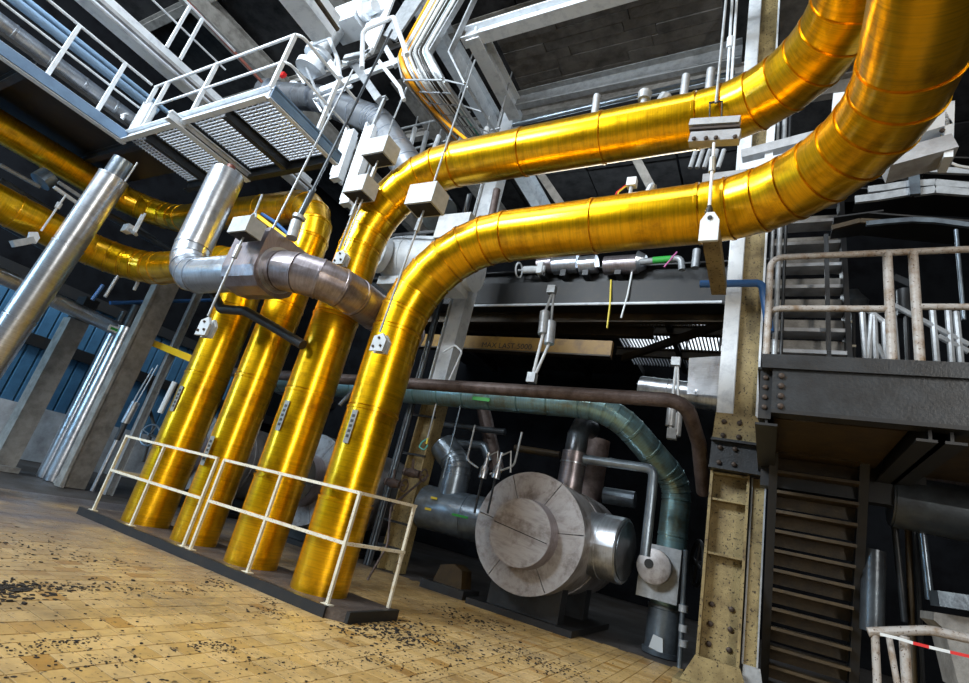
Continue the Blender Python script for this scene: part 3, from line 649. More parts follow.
for i, (a_, b_, Y, wd, m, lab) in enumerate((((356,66),(380,101),5.0,.14,GREYST,'grey slanting joist under the valve platform'),((296,70),(322,112),5.1,.05,WHITE,'white slanting bar left of the valve platform'),((316,100),(352,86),5.0,.05,WHITE,'white level bar below the valve platform'),((385,98),(372,128),5.0,.05,GREYST,'grey upright bar below the valve platform'))):
    t = thing('steel_bar', A(*a_,Y), lab, 'bar'); MB().bar(A(*a_,Y), A(*b_,Y), wd, wd, (0,1,0)).build('bar', m, t); MB().box(A(*a_,Y), (wd*1.8,wd*1.8,.03)).build('end_plate', m, t)
t = thing('gland_cluster', A(350,72,4.90), 'cluster of small white glands and fittings under the valve actuator', 'fittings')
rg = random.Random(5)
for k in range(12):
    q = A(rg.uniform(336,372), rg.uniform(58,88), 5.85); e = q+Vector((rg.uniform(-.15,.15),rg.uniform(-.1,.1),rg.uniform(-.15,.15)))
    MB().tube([q, e], rg.uniform(.025,.06), 8).build('fitting', WHITE if k % 3 else DARK, t, True)

# silver duct elbow behind the platform
t = thing('silver_elbow_duct', A(300,100,5.6), 'bright silver duct curving down behind the white grating platform', 'duct')
cladpipe(t, [A(275,95,5.3),A(318,98,5.3),A(378,122,5.3),A(440,215,5.3)], [.9,1.2], .28, SILVER, .5, .28, 28)
MB().tube([A(275,95,5.3),A(268,95,5.3)], .36, 24).build('end_flange', SILVER, t, True)
t = thing('white_insulated_body', A(285,85,5.9), 'white insulated valve body left of the silver elbow duct', 'valve')
MB().lathe(A(283,118,5.9), (0,0,1), [(0,0),(0,.32),(.5,.36),(.8,.25),(1.0,.2),(1.0,0)], 20).build('body', WHITE, t, True)
MB().box(A(283,75,5.5), (.14,.1,.1)).build('red_knob', RED, t)
# white vertical members right of platform side
for i, (pa, pb, wd) in enumerate((((352,132),(336,180),.2),((372,128),(346,205),.2))):
    t = thing('white_strut', A(*pb,5.0), ('shorter','longer')[i]+' white flat strut hanging between platform and grey hanger boxes', 'strut')
    MB().bar(A(*pa,5.0), A(*pb,5.0), wd, .12, (0,1,0)).build('flat', WHITE, t); MB().bar(A(*pa,5.08), A(*pb,5.08), .04, .3, (0,1,0)).build('rib', WHITE, t)

# ================================================================== HANGER BOXES AND RODS
def hangbox(c, label, s=(.38,.28,.27), up=None, down=None, pad=None, rod2=None):
    c = Vector(c); t = thing('hanger_box', c, label, 'hanger', 'grey constant-support hangers')
    MB().box(c, s).build('casing', BOXG, t)
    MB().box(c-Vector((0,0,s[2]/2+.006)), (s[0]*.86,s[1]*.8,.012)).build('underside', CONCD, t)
    q = c+Vector((.02,0,s[2]/2))
    MB().tube([q+Vector((math.cos(a)*.045,0,.05+math.sin(a)*.06)) for a in [k*math.pi/5 for k in range(11)]], .012, 6, False).build('hook', GREYST, t, True)
    if up is not None: MB().tube([q+Vector((0,0,.1)), up], .013, 8).build('hanger_rod', GREYST, t, True)
    if down is not None:
        b = c-Vector((0,0,s[2]/2)); d = (Vector(down)-b)
        MB().tube([b, down], .013, 8).build('load_rod', GREYST, t, True)
        e = b+d.normalized()*.12
        MB().tube([e, e+d.normalized()*.16], .03, 8).build('turnbuckle', GREYST, t, True)
    if pad is not None:
        p = Vector(pad)
        MB().poly([p+Vector((-.09,0,-.1)),p+Vector((.09,0,-.1)),p+Vector((.1,0,.03)),p+Vector((.03,0,.11)),p+Vector((-.08,0,.07))], (0,.03,0)).build('lug_plate', BOXG, t)
        MB().poly([p+Vector((-.09,.07,-.1)),p+Vector((.09,.07,-.1)),p+Vector((.1,.07,.03)),p+Vector((.03,.07,.11)),p+Vector((-.08,.07,.07))], (0,.03,0)).build('lug_plate', BOXG, t)
        bolts(t, [p+Vector((.05,0,-.04)), p+Vector((-.05,0,-.05)), p+Vector((.0,0,.05))], (0,-1,0), .014, .02)
    return t
HB = 4.0
hangbox(A(381,152,HB), 'highest grey hanger box beside the silver elbow duct', up=A(393,120,4.6), down=A(344,246,4.1))
hangbox(A(361,189,HB), 'grey hanger box directly below the highest one, left of the third yellow pipe', (.35,.26,.25), A(372,160,4.3), A(339,250,4.1), A(339,257,4.1))
hangbox(A(427,200,HB-.1), 'grey hanger box in front of the bend of the third yellow pipe', up=A(475,60,4.9), down=A(380,332,4.0), pad=A(378,342,4.0))
hangbox(A(458,232,4.9), 'grey hanger box half hidden behind the bend of the nearest yellow pipe', (.5,.34,.36), A(468,195,5.2))
hangbox(A(247,229,3.05), 'grey hanger box left of the boxed grey valve', (.32,.22,.2), A(262,195,3.3), A(208,316,3.05), A(203,326,3.05))
rodthing('hanger_rod', A(353,70,3.7), A(268,238,3.45), .014, GREYST, 'thin bright rod from the valve platform to the grey valve box', 'rod', 'rods above the grey valve box')
t = thing('spring_rod', A(292,232,3.45), 'thick dark rod with spring barrel standing on the grey valve box', 'rod')
MB().tube([A(392,30,4.4), A(312,192,3.5)], .02, 8).build('rod', DKPIPE, t, True)
MB().tube([A(312,192,3.5), A(297,222,3.45)], .04, 10).build('barrel', DKPIPE, t, True)
MB().tube([A(297,222,3.45), A(292,238,3.45)], .07, 12).build('foot', GREYST, t, True)
MB().tube([A(300,216,3.45), A(298.5,219,3.45)], .08, 12).build('collar', GREYST, t, True)
t = thing('yellow_lever', A(270,222,3.9), 'small yellow lever beside the grey hanger box', 'lever')
MB().bar(A(258,216,3.9), A(287,238,3.9), .05, .05).build('lever', YBRIGHT, t)
tubething('blue_hose', [A(262,214,4.0),A(275,222,4.0),A(290,236,4.0)], .1, .025, NAVY, 'short blue hose behind the yellow lever', 'hose', 8)
tubething('black_hose', [A(213,292,3.7),A(221,309,3.75),A(245,311,3.8),A(270,325,3.95),A(303,345,4.05)], [.09,.15,.2], .06, RUBBER, 'thick black hose crossing in front of the second yellow pipe', 'hose', 14)
# hanger on the left yellow run
t = thing('pipe_hanger', S(30,238,-10.35), 'white hanger clamp under the lower left yellow run', 'hanger')
MB().tube([S(66,195,-10.35), S(41,231,-10.35)], .016, 8).build('rod', WHITE, t, True)
MB().tube([S(60,203,-10.35), S(57,208,-10.35)], .04, 8).build('turnbuckle', WHITE, t, True)
MB().poly([S(28,240,-10.35),S(30,232,-10.35),S(38,232,-10.35),S(40,238,-10.35),S(36,244,-10.35)], (-.06,0,0)).build('lug', WHITE, t)
MB().bar(S(33,240,-10.35), S(12,244,-10.35), .14, .1).build('cradle', GREYST, t)
t = thing('bracket_bars', S(70,192,-10.35), 'pair of white flat bars crossing above the left yellow run', 'bracket')
for k, (a_, b_) in enumerate((((54,187),(80,205)),((58,182),(84,199)))): MB().bar(S(*a_,-10.6), S(*b_,-10.6), .05, .05).build('bar', WHITE if k == 0 else GREYST, t)
rodthing('pipe_stub', S(40,182,-11.3), S(50,176,-11.3), .17, STEELP, 'short bright blue pipe stub between the two left yellow runs', 'pipe')
for i, (a_, b_, r, m, lab) in enumerate((((0,165),(40,187),.035,GREYST,'thin pale pipe above the left yellow run'),((0,180),(135,262),.05,DKPIPE,'dark pipe just behind the left yellow run'),
        ((90,205),(170,250),.07,DKPIPE,'dark pipe between the two left yellow runs'),((138,228),(172,253),.05,STEELP,'short steel pipe left of the grey elbow'),((110,303),(215,300),.04,NAVY,'blue level pipe under the left yellow elbow'),
        ((0,220),(75,262),.10,DKPIPE,'thick dark pipe under the left yellow run'))):
    rodthing('level_pipe', S(*a_,-11.4-.1*i), S(*b_,-11.4-.1*i), r, m, lab, 'pipe', 'dark pipes at the left')
t = thing('small_valve', S(128,228,-10.2), 'small white valve cluster between the two left yellow runs', 'valve')
q = S(128,229,-10.2); MB().box(q,(.2,.12,.14)).build('body', WHITE, t); MB().tube([q+Vector((.25,0,-.12)),q+Vector((.25,0,.28))],.025,8).build('stem', WHITE, t, True); MB().tube([q+Vector((.33,0,-.1)),q+Vector((.33,0,.3))],.02,8).build('stem', WHITE, t, True)
MB().tube([q+Vector((-.1,0,.05)),q+Vector((.4,0,-.15))],.03,8).build('spindle', GREYST, t, True)
for i, (a_, b_) in enumerate((((103,285),(92,300)),((118,276),(105,297)),((138,282),(134,290)))):
    rodthing('tie_rod', S(*a_,-10.4), S(*b_,-10.4), .03, (NAVY, GREYST, WHITE)[i], ('blue','grey','white')[i]+' short tie rod under the left yellow elbow', 'rod', 'tie rods under the left elbow')

# ================================================================== TOP RIGHT HANGERS ON THE YELLOW RUNS
t = thing('trapeze_clamp', A(715,130,4.08), 'pale timber-faced clamp bar hanging in front of the upper yellow run', 'clamp')
for (y0_, y1_, m) in ((119,127,CONCL),(128.5,131,BOLT),(132,144,CONCL)):
    q0, q1 = A(690,(y0_+y1_)/2+2,4.1), A(740,(y0_+y1_)/2-1,4.1)
    MB().bar(q0, q1, .09, (y1_-y0_)/515*4.9, (0,0,1)).build('bar', m, t)
bolts(t, [A(694,139,4.05), A(706,138.5,4.05), A(716,138,4.05), A(735,137,4.05)], (0,-1,0), .02, .02)
for s_ in ((710,102),(722,102)): MB().tube([A(*s_,4.12), A(s_[0]-.5,120,4.12)], .008, 6).build('stirrup_leg', BLACK, t, True)
MB().tube([A(709,103,4.12), A(723,101,4.12)], .01, 6).build('stirrup_top', BLACK, t, True)
MB().tube([A(727,-10,4.2), A(716,103,4.12)], .014, 8).build('hanger_rod', GREYST, t, True)
t = thing('trapeze_hanger', A(709,232,4.02), 'grey cantilever bar with lug plate carrying the lower yellow run', 'hanger')
MB().tube([A(714,143,4.06), A(709,212,4.02)], .014, 8).build('rod', WHITE, t, True)
MB().tube([A(712.6,158,4.05), A(711.8,172,4.05)], .03, 8).build('turnbuckle', GREYST, t, True)
MB().lathe(A(709,211,4.02), (0,0,1), [(-.06,0),(-.05,.03),(0,.035),(.05,.02),(.06,0)], 10).build('eye_nut', DARK, t, True)
q = A(709,228,3.97)
MB().poly([q+Vector((-.075,0,-.12)),q+Vector((.075,0,-.12)),q+Vector((.075,0,.08)),q+Vector((.03,0,.16)),q+Vector((-.03,0,.16)),q+Vector((-.075,0,.08))], (0,.03,0)).build('lug_plate', CABLEW, t)
MB().bar(q+Vector((.02,.03,-.06)), q+Vector((.02,.95,-.08)), .13, .12).build('arm', CREAM, t)
MB().tube([q+Vector((0,-.012,.1)), q+Vector((0,.01,.1))], .02, 10).build('pin_hole', BLACK, t, True)
# fine rods by the column top
t = thing('hanger_rods', A(732,60,6.2), 'paired thin rods with turnbuckles in front of the white upper column', 'rods')
for a_, b_ in (((734,-30),(726,100)),((738,-20),(730,105))): MB().tube([A(*a_,6.2), A(*b_,6.2)], .02, 8).build('rod', WHITE, t, True)
MB().tube([A(730.5,38,6.2), A(729.5,48,6.2)], .05, 10).build('turnbuckle', WHITE, t, True)
MB().tube([A(720,98,6.2), A(734,92,6.2)], .03, 8).build('tie', WHITE, t, True)
t = thing('white_ledge', A(735,180,5.9), 'white flat bearing plate between the two yellow runs', 'plate')
MB().b2((A(702,182,5.6).x, 5.6, A(720,190,5.6).z), (A(745,178,5.6).x, 6.2, A(720,172,5.6).z)).build('plate', CONCL, t)
for k in range(5):
    xx = 690+k*7; MB().tube([A(xx+6,150,6.0), A(xx,168,6.0)], .03, 8).build('hanging_stub', GREYST, t, True)
t = thing('support_steelwork', A(800,160,6.6), 'white stepped steel frame behind the right bends', 'frame')
MB().bar(A(742,158,6.6), A(860,128,6.6), .2, .14).build('upper_channel', CONCL, t)
MB().bar(A(740,172,6.6), A(850,146,6.6), .2, .12).build('lower_channel', WHITE, t)
MB().bar(A(766,190,6.6), A(772,120,6.6), .1, .1, (0,1,0)).build('upright', WHITE, t)
MB().bar(A(836,140,6.6), A(840,95,6.6), .16, .1, (0,1,0)).build('upright', WHITE, t)
t = thing('channel_bracket', A(925,155,4.6), 'grey channel bracket showing right of the nearest yellow bend', 'bracket')
MB().bar(A(885,168,4.6), A(951,150,4.6), .24, .15).build('lower_channel', CONCL, t)
MB().bar(A(890,143,4.6), A(946,126,4.6), .2, .14).build('upper_channel', WHITE, t)
MB().bar(A(945,165,4.6), A(947,110,4.6), .06, .2, (0,1,0)).build('end_plate', WHITE, t)
bolts(t, [A(942,131,4.5)], (0,-1,0), .02, .02)

# ================================================================== VESSELS BEHIND THE PIPE ROW
VY, VZ, VR = 6.9, 1.11, 0.79
def vessel(X, label, bossmat, full):
    t = thing('insulated_vessel', (X, VY+1, 0), label, 'vessel', 'round insulated vessels')
    c = Vector((X, VY, VZ))
    MB().lathe(c, (0,1,0), [(0,VR-.01),(.0,VR),(.9,VR),(.9,VR+.012),(.96,VR+.012),(.96,VR),(2.2,VR),(2.2,0)], 48).build('shell', DUST, t, True)
    # end face: ring of sheet sectors, boss of two halves
    cuts = [8, 62, 118, 172, 236, 300, 368]
    for a0, a1 in zip(cuts[:-1], cuts[1:]):
        a0 += .5; a1 -= .5; k = 8; dz = random.uniform(0, .004)
        pts = [c+Vector((math.cos(math.radians(a0+(a1-a0)*j/k))*(VR+.004), -.004-dz, math.sin(math.radians(a0+(a1-a0)*j/k))*(VR+.004))) for j in range(k+1)]
        pts += [c+Vector((-.03+math.cos(math.radians(a1-(a1-a0)*j/k))*.40, -.004-dz, math.sin(math.radians(a1-(a1-a0)*j/k))*.40)) for j in range(k+1)]
        MB().poly(pts, (0,.02,0)).build('face_sheet', DUST, t)
    b = c+Vector((0,-.26,-.03))
    MB().lathe(b, (0,1,0), [(0.006,.40),(0.006,.435),(.26,.45),(.28,.45)], 40).build('boss_rim', BROWNSIL, t, True)
    MB().tube([b+Vector((0,.014,0)), b+Vector((0,.03,0))], .42, 32).build('boss_backing', BLACK, t, True)
    for a0, a1 in ((-9, 171), (171, 351)):
        pts = [b+Vector((math.cos(math.radians(a0+.8+(a1-a0-1.6)*j/20))*.43, 0, math.sin(math.radians(a0+.8+(a1-a0-1.6)*j/20))*.43)) for j in range(21)]
        MB().poly(pts, (0,.012,0)).build('boss_cover', bossmat, t)
    # saddle
    MB().b2((X-.55,VY+.35,.08),(X+.5,VY+.6,.75)).build('saddle', DARK, t)
    MB().b2((X-.55,VY+1.5,.08),(X+.5,VY+1.75,.75)).build('saddle', DARK, t)
    MB().b2((X-.8,VY+.2,0),(X+.75,VY+2.1,.08)).build('base_frame', BLACK, t)
    if full:
        # side nozzle
        n0 = Vector((X+.57, VY+.75, VZ+.05))
        MB().lathe(n0, (1,-.12,0), [(0,.42),(.28,.43),(.285,.44),(.32,.44),(.32,.43),(.58,.43),(.6,.41),(.6,0)], 36).build('side_nozzle', SILVER, t, True)
        MB().lathe(n0+Vector((.6,-.072,0)), (1,-.12,0), [(0,.38),(.012,.38),(.03,.2),(.035,0)], 30).build('nozzle_cap', DKPIPE, t, True)
        # riser on top
        u0 = Vector((X+.22, VY+.75, VZ+.5))
        MB().tube([u0, u0+Vector((0,0,.78))], .19, 28).build('riser', BROWNSIL, t, True)
        MB().tube([u0+Vector((0,0,.6)), u0+Vector((0,0,.62))], .20, 28).build('riser_band', SILVER, t, True)
        MB().tube([u0+Vector((0,0,.78)), u0+Vector((0,0,1.05)), u0+Vector((-.02,.2,1.25)), u0+Vector((-.02,.6,1.3))], .165, 20).build('riser_elbow', DKPIPE, t, True)
    return t
vessel(-2.84, 'large round insulated vessel with pale boss facing the camera, right of the plinth', DUST, True)
vessel(-7.1, 'round insulated vessel with boss tinted with reflected yellow behind the third and fourth yellow pipes', OCHRE, False)  # boss coloured ochre to paint in a yellow reflection
vessel(-10.5, 'round insulated vessel mostly hidden behind the first two yellow pipes', DUST, False)
# level pipe entering the vessel from the left
t = thing('inlet_pipe', (-4.6, 7.8, 1.0), 'grey-blue insulated inlet pipe left of the large vessel', 'pipe')
cladpipe(t, [(-3.4,7.9,1.12),(-5.2,7.9,1.12)], [], .36, STEELP, .75, .2, 30)
cladpipe(t, [(-4.75,7.9,1.3),(-4.75,7.9,1.9),(-5.15,7.9,2.2)], .3, .25, STEELP, .75, .16, 26)
for k, (px_, py_, m) in enumerate(((434,498,YWIRE),(428,509,YWIRE),(460,516,GREEN))):
    q = A(px_, py_, 7.54); MB().box(q, (.12 if k < 2 else .3, .012, .035)).build('sticker', m, t)
t = thing('support_block', (-4.0,7.3,0), 'small yellow-brown support block on the floor left of the vessel', 'block')
MB().poly([(-4.35,7.3,.12),(-3.85,7.3,.12),(-3.9,7.3,.36),(-4.05,7.3,.42),(-4.28,7.3,.36)], (0,.3,0)).build('block', OCHRE, t)
MB().b2((-4.5,7.2,0),(-3.75,7.7,.12)).build('footing', DARK, t)
for i, (pp, r, m, lab) in enumerate((
    ([A(584,459,7.0),A(654,469,7.0),A(651,500,7.0),A(645,556,7.0)], .062, STEELP, 'thin steel pipe bridging from the vessel riser to the boxed disc'),
    ([A(420,422,8.6),A(505,432,8.6)], .06, DKPIPE, 'dark level pipe under the teal pipe'),
    ([A(430,440,8.8),A(484,446,8.8),A(490,462,8.8)], .09, STEELP, 'steel pipe with elbow left of the small gauges'),
    ([A(515,448,8.4),A(560,455,8.4)], .06, OCHRE, 'ochre level pipe entering the dark riser'),
    ([A(480,395,8.9),A(497,470,8.9)], .14, RUSTP, 'brown upright pipe behind the small gauges'),
    ([A(598,440,9.0),A(588,500,9.0)], .22, RUSTP, 'broad dark upright pipe right of the vessel riser'),
    ([A(604,495,8.6),A(635,500,8.6)], .13, STEELP, 'short flanged steel pipe above the side nozzle'),
    ([A(340,405,6.6),A(352,392,6.6),A(372,390,6.6),A(376,402,6.6)], .04, GREYST, 'curved grey hose behind the nearest yellow pipe'),
    ([A(240,375,7.6),A(310,405,7.6)], .05, DKPIPE, 'dark thin pipe behind the third yellow pipe'))):
    tubething('steel_pipe', pp, .1, r, m, lab, 'pipe', 14, 'pipes round the vessel')
# small gauges
for i, (px_, py_) in enumerate(((484,470),(497,470))):
    q = A(px_, py_, 6.9); t = thing('gauge', q, ('left','right')[i]+' of two small chrome gauge bottles above the large vessel', 'gauge', 'chrome gauge bottles')
    MB().lathe(q-Vector((0,0,.12)), (0.05,0,1), [(0,0),(0,.06),(.16,.06),(.19,.035),(.28,.035),(.3,.02),(.38,.02),(.38,0)], 14).build('bottle', SILVER, t, True)
    MB().tube([q+Vector((0,0,.2)), q+Vector((.16,0,.3)), q+Vector((.22,0,.0))], .014, 6).build('tube', GREYST, t, True)
    MB().tube([q-Vector((0,0,.12)), q-Vector((0,0,.62))], .02, 6).build('stand', DARK, t, True)
tubething('sensing_line', [A(522,432,6.9),A(514,466,6.9),A(490,474,6.9)], .12, .016, GREYST, 'thin bent sensing line right of the gauge bottles', 'tube', 6)
tubething('sensing_line', [A(475,425,6.9),A(467,460,6.9),A(478,468,6.9)], .1, .014, GREYST, 'thin bent sensing line left of the gauge bottles', 'tube', 6)
for i, (a_, b_, m) in enumerate((((437,405),(427,440),GREYST),((461,408),(443,478),STEELP))):
    rodthing('hanging_rod', A(a_[0],a_[1]-4,7.2), A(*b_,7.2), .014, m, ('short','long')[i]+' thin rod hanging under the teal pipe', 'rod', 'rods under the teal pipe')
tubething('teal_wire_loop', [A(428,438,7.2),A(422,442,7.2),A(419,447,7.2),A(424,450,7.2),A(428,445,7.2)], .02, .012, CABLET, 'small teal wire loop with yellow tag under the teal pipe', 'wire', 6)
t = thing('yellow_tag', A(427,441,7.19), 'tiny yellow tag at the end of the short hanging rod', 'tag'); MB().box(A(427,441,7.19), (.03,.012,.1)).build('tag', YWIRE, t)
# small valves at the foot of the pale column
for i, (px_, py_) in enumerate(((393,483),(412,473))):
    q = A(px_, py_, 6.6); t = thing('small_valve', q, ('lower left','upper right')[i]+' small rusty valve at the foot of the pale column', 'valve', 'small rusty valves')
    MB().lathe(q, (1,0,0), [(-.14,0),(-.14,.06),(-.1,.06),(-.1,.04),(-.05,.07),(.05,.07),(.1,.04),(.1,.06),(.14,.06),(.14,0)], 14).build('body', RUSTP, t, True)
    MB().tube([q, q+Vector((0,-.05,.2))], .02, 8).build('stem', RUSTP, t, True)
    w0 = q+Vector((.22,0,0)); MB().tube([w0+Vector((0,math.cos(a)*.09,math.sin(a)*.09)) for a in [k*math.pi/8 for k in range(17)]], .014, 6, False).build('wheel', RUSTP, t, True)
    MB().tube([q, w0], .015, 6).build('spindle', RUSTP, t, True)
tubething('brown_cable', [(-4.9,7.3,1.6),(-4.95,6.6,1.0),(-4.6,6.3,.5),(-4.7,6.2,0.02)], .25, .018, RUSTP, 'brown cable dropping beside the nearest yellow pipe', 'cable', 6)

# teal pipe, its boxed disc and the rusty pipe above
t = thing('teal_pipe', (-1.15, 8.2, 0), 'teal insulated pipe bending down behind the large vessel', 'pipe')
cladpipe(t, [(-9.5,7.25,2.85),(-2.05,7.25,3.05),(-1.18,8.15,2.25),(-1.18,8.15,0)], [.9,.45], .2, TEAL, .5, .15, 28)
tg = MB().box(A(481,399,7.05), (.32,.012,.06)).build('green_sticker', GREEN, t)
t = thing('boxed_disc', (-1.2, 7.8, 0.9), 'square dark steel box with a pale round disc on the teal pipe', 'box')
q = A(657,572,7.85)
MB().box(q+Vector((.03,.1,0)), (.52,.3,.68)).build('box', GREYST, t)
MB().lathe(q+Vector((-.02,-.05,.06)), (0,-1,0), [(0,.22),(.14,.22),(.15,.2),(.15,0)], 28).build('disc', DUST, t, True)
MB().tube([q+Vector((-.08,-.2,.08)), q+Vector((-.08,-.21,.08))], .06, 16).build('opening', BLACK, t, True)
t = thing('floor_drum', (-1.18, 8.15, 0), 'dark shiny cylinder standing on the floor under the boxed disc', 'cylinder')
MB().lathe((-1.18,8.15,0), (0,0,1), [(0,.24),(.06,.25),(.06,.22),(.55,.22),(.56,.23),(.6,.23),(.6,0)], 28).build('drum', STEELP, t, True)
MB().poly([(-1.3,7.91,.08),(-1.12,7.91,.05),(-1.14,7.91,.22),(-1.26,7.91,.24)], (0,.01,0)).build('label', CABLEW, t)
handwheel('hand_wheel', A(697,563,8.4), (-1,-.4,0), .3, BLACK, 'black hand wheel between boxed disc and riveted column', .2)
t = thing('silver_standpipe', A(682,640,7.6), 'thin silver standpipe with joints left of the riveted column', 'pipe')
MB().tube([A(686,550,7.6), Vector((A(680,660,7.6).x,7.6,0))], .03, 10).build('pipe', STEELP, t, True)
for yy in (605, 625, 640): MB().tube([A(683.5,yy,7.6), A(683,yy+7,7.6)], .055, 10).build('joint', GREYST, t, True)
tubething('rusty_pipe', [(-9.5,6.3,2.72),(-.92,6.3,2.96),(-.80,6.9,2.6),(-.76,7.5,2.1)], [.25,.3], .09, RUSTP, 'rusty brown pipe running level above the teal pipe', 'pipe', 18)
tubething('light_pipe_bend', [A(448,383,6.6),A(462,352,6.6),A(455,345,6.6),A(443,352,6.6)], .06, .016, WHITE, 'thin white hooked tube beside the pale column', 'tube', 8)
# spring hangers
def springhanger(label, top, can, bot, Y, r=.075):
    t = thing('spring_hanger', A(*bot,Y), label, 'hanger', 'twin spring hangers')
    MB().box(A(*top,Y), (.12,.1,.12)).build('top_bracket', GREYST, t)
    for dx, dy in ((0, 0), (6, 10)):
        a_ = A(top[0]+dx*.3, top[1]+4, Y); c0 = A(can[0]+dx, can[1]-14+dy, Y+.05*(dx > 0)); c1 = A(can[0]-2+dx, can[1]+8+dy, Y+.05*(dx > 0)); e = A(bot[0]+dx*.3, bot[1], Y)
        MB().tube([a_, c0], .02, 8).build('upper_rod', GREYST, t, True)
        MB().lathe(c0, c1-c0, [(0,0),(0,r),((c1-c0).length,r),((c1-c0).length,0)], 16).build('spring_can', GREYST, t, True)
        MB().tube([c1, e], .022, 8).build('lower_rod', WHITE, t, True)
    MB().box(A(*bot,Y), (.12,.1,.14)).build('clevis', GREYST, t)
springhanger('twin spring hanger with grey cans above the rusty pipe', (552,290), (545,326), (532,378), 6.3)
springhanger('smaller twin spring hanger near the white upper column', (676,362), (672,418), (672,434), 7.2, .06)

# ================================================================== MID-LEVEL STRUCTURE BEHIND
ZS_ = 11.6
t = thing('dark_girder', (-4,9,5.7), 'black plate girder crossing behind the yellow runs', 'girder')
MB().prof((-9.5,9.0,6.02),(-.1,9.0,6.2), IB(.45,.3)).build('girder', DARK, t)
MB().b2((-9.5,8.8,5.5),(-.1,9.2,6.0)).build('lower_plate', BLACK, t)
t = thing('ochre_beam', (-4,9.2,5.3), 'dull ochre beam just under the black plate girder', 'beam')
MB().prof((-8.6,9.3,5.32),(-.1,9.3,5.5), IB(.24,.14)).build('beam', OCHRE, t)
t = thing('crane_beam', (-5,9,4.5), 'yellow crane beam lettered with its maximum load behind the pale column', 'beam')
MB().prof((-8.3,9.0,4.64),(-2.7,9.0,4.64), [(-.06,-.15),(.06,-.15),(.06,.15),(-.06,.15)]).build('beam', YBEAM, t)
MB().b2((-8.3,8.9,4.46),(-2.7,9.1,4.49)).build('lower_flange', OCHRE, t)
text('MAX LAST 5000', 'lettering', (A(506,346,8.93)), (math.radians(90),0,0), .17, INK, t)
t = thing('ochre_rail', (-4.5,10,5.2), 'second dim ochre beam above the crane beam', 'beam')
MB().prof((-7,10,5.45),(-2.2,10,5.45), IB(.25,.16)).build('beam', OCHRE, t)
for xx in (-6.8,-5.1): MB().b2((xx-.05,9.95,5.55),(xx+.05,10.05,6.05)).build('hanger', DARK, t)
rodthing('thin_white_pipe', A(455,306,8.76), A(722,302,8.76), .028, WHITE, 'thin white level pipe crossing below the black plate girder', 'pipe')
for i, (a_, b_, m) in enumerate((((611,280),(607,328),YWIRE),((632,272),(621,318),CABLEW))):
    tubething('hanging_wire', [A(*a_,8.78), A((a_[0]+b_[0])/2+1,(a_[1]+b_[1])/2,8.74), A(*b_,8.74)], .5, .018, m, ('yellow','white')[i]+' wire hanging in front of the black plate girder', 'wire', 6)
# gratings under the mezzanine
ZG = 5.9
t = thing('mezzanine_grating', G(660,325,ZG), 'pale open grating of the mezzanine left of the white upper column', 'grating')
q0 = G(600,302,ZG); q1 = G(726,302,ZG); q2 = G(726,352,ZG); ya, yb = 9.5, 13.2
for (xa, xb, y0_, y1_) in ((-3.3,-2.0,9.5,10.6),(-1.95,-.6,9.5,10.6),(-3.3,-2.0,10.75,12.0),(-1.95,-.6,10.75,12.0),(-3.3,-1.4,12.15,13.2)):
    g = MB(); k = xa
    while k < xb: g.bar((k,y0_,ZG),(k,y1_,ZG),.03,.04); k += .075
    o = g.build('grating_panel', GRAT, t); o['kind'] = 'stuff'
for yy in (10.67,12.07): MB().prof((-3.5,yy,ZG-.1),(-.4,yy,ZG-.1), IB(.22,.14)).build('joist', OCHRE, t)
MB().prof((-2.0,9.4,ZG-.05),(-2.0,13.3,ZG-.05), IB(.2,.12)).build('cross_joist', BLACK, t)
MB().bar((-3.3,12.0,ZG-.3),(-.6,9.6,ZG-.28), .1, .16).build('diagonal_brace', OCHRE, t)
t = thing('mezzanine_slab', (-6,11,6.4), 'dark concrete mezzanine slab behind the girder', 'slab')
MB().b2((-10,9.2,6.3),(-3.5,15.4,6.5)).build('slab', CONCD, t)
for xx in (-8.5,-6.8,-5.1): MB().prof((xx,9.3,6.15),(xx,15.2,6.15), IB(.3,.16)).build('joist', DARK, t)
# silver tank and ducts on the mezzanine
t = thing('silver_tank', (-6,7.6,5.0), 'pale silver tank with domed end behind the third yellow pipe', 'tank')
c = A(408,262,6.6)
MB().lathe(c, (1,.15,.0), [(-.56,0),(-.54,.18),(-.47,.32),(-.34,.43),(-.18,.48),(.0,.49),(.0,.5),(.05,.5),(.05,.49),(1.4,.49),(1.4,0)], 36).build('shell', WHITE, t, True)
MB().lathe(c+Vector((-.25,-.4,-.1)), (-.4,-1,-.1), [(0,.34),(.14,.34),(.16,.3),(.16,0)], 28).build('manhole', WHITE, t, True)
MB().bar(A(385,236,6.1), A(470,228,6.1), .03, .05).build('band', DARK, t)
MB().b2((c.x-.3,c.y-.3,c.z-.62),(c.x+1.3,c.y+.3,c.z-.46)).build('cradle', WHITE, t)
for dx_ in (-.1,1.1): MB().tube([c+Vector((dx_,.1,.4)), Vector((c.x+dx_,c.y+.1,ZS_-.2))], .015, 6).build('hanger_rod', GREYST, t, True)
t = thing('silver_duct', (-3.6,9,6.3), 'row of dented silver duct pieces lying on the black girder', 'duct')
for (xa, xb, hh, m) in ((539,553,16,BROWNSIL),(554,578,17,SILVER),(580,597,17,SILVER),(605,638,18,BROWNSIL)):
    p0 = A(xa,266,8.8); p1 = A(xb,264,8.8); MB().tube([p0,p1], .19, 18).build('duct_piece', m, t, True)
for xa in (546,566,588,620): p0 = A(xa,266,8.8); MB().b2((p0.x-.06,8.7,6.1),(p0.x+.06,8.95,p0.z-.12)).build('saddle', DARK, t)
MB().tube([A(638,262,8.8),A(646,262,8.8)], [.22,.14], 18).build('cone', SILVER, t, True)
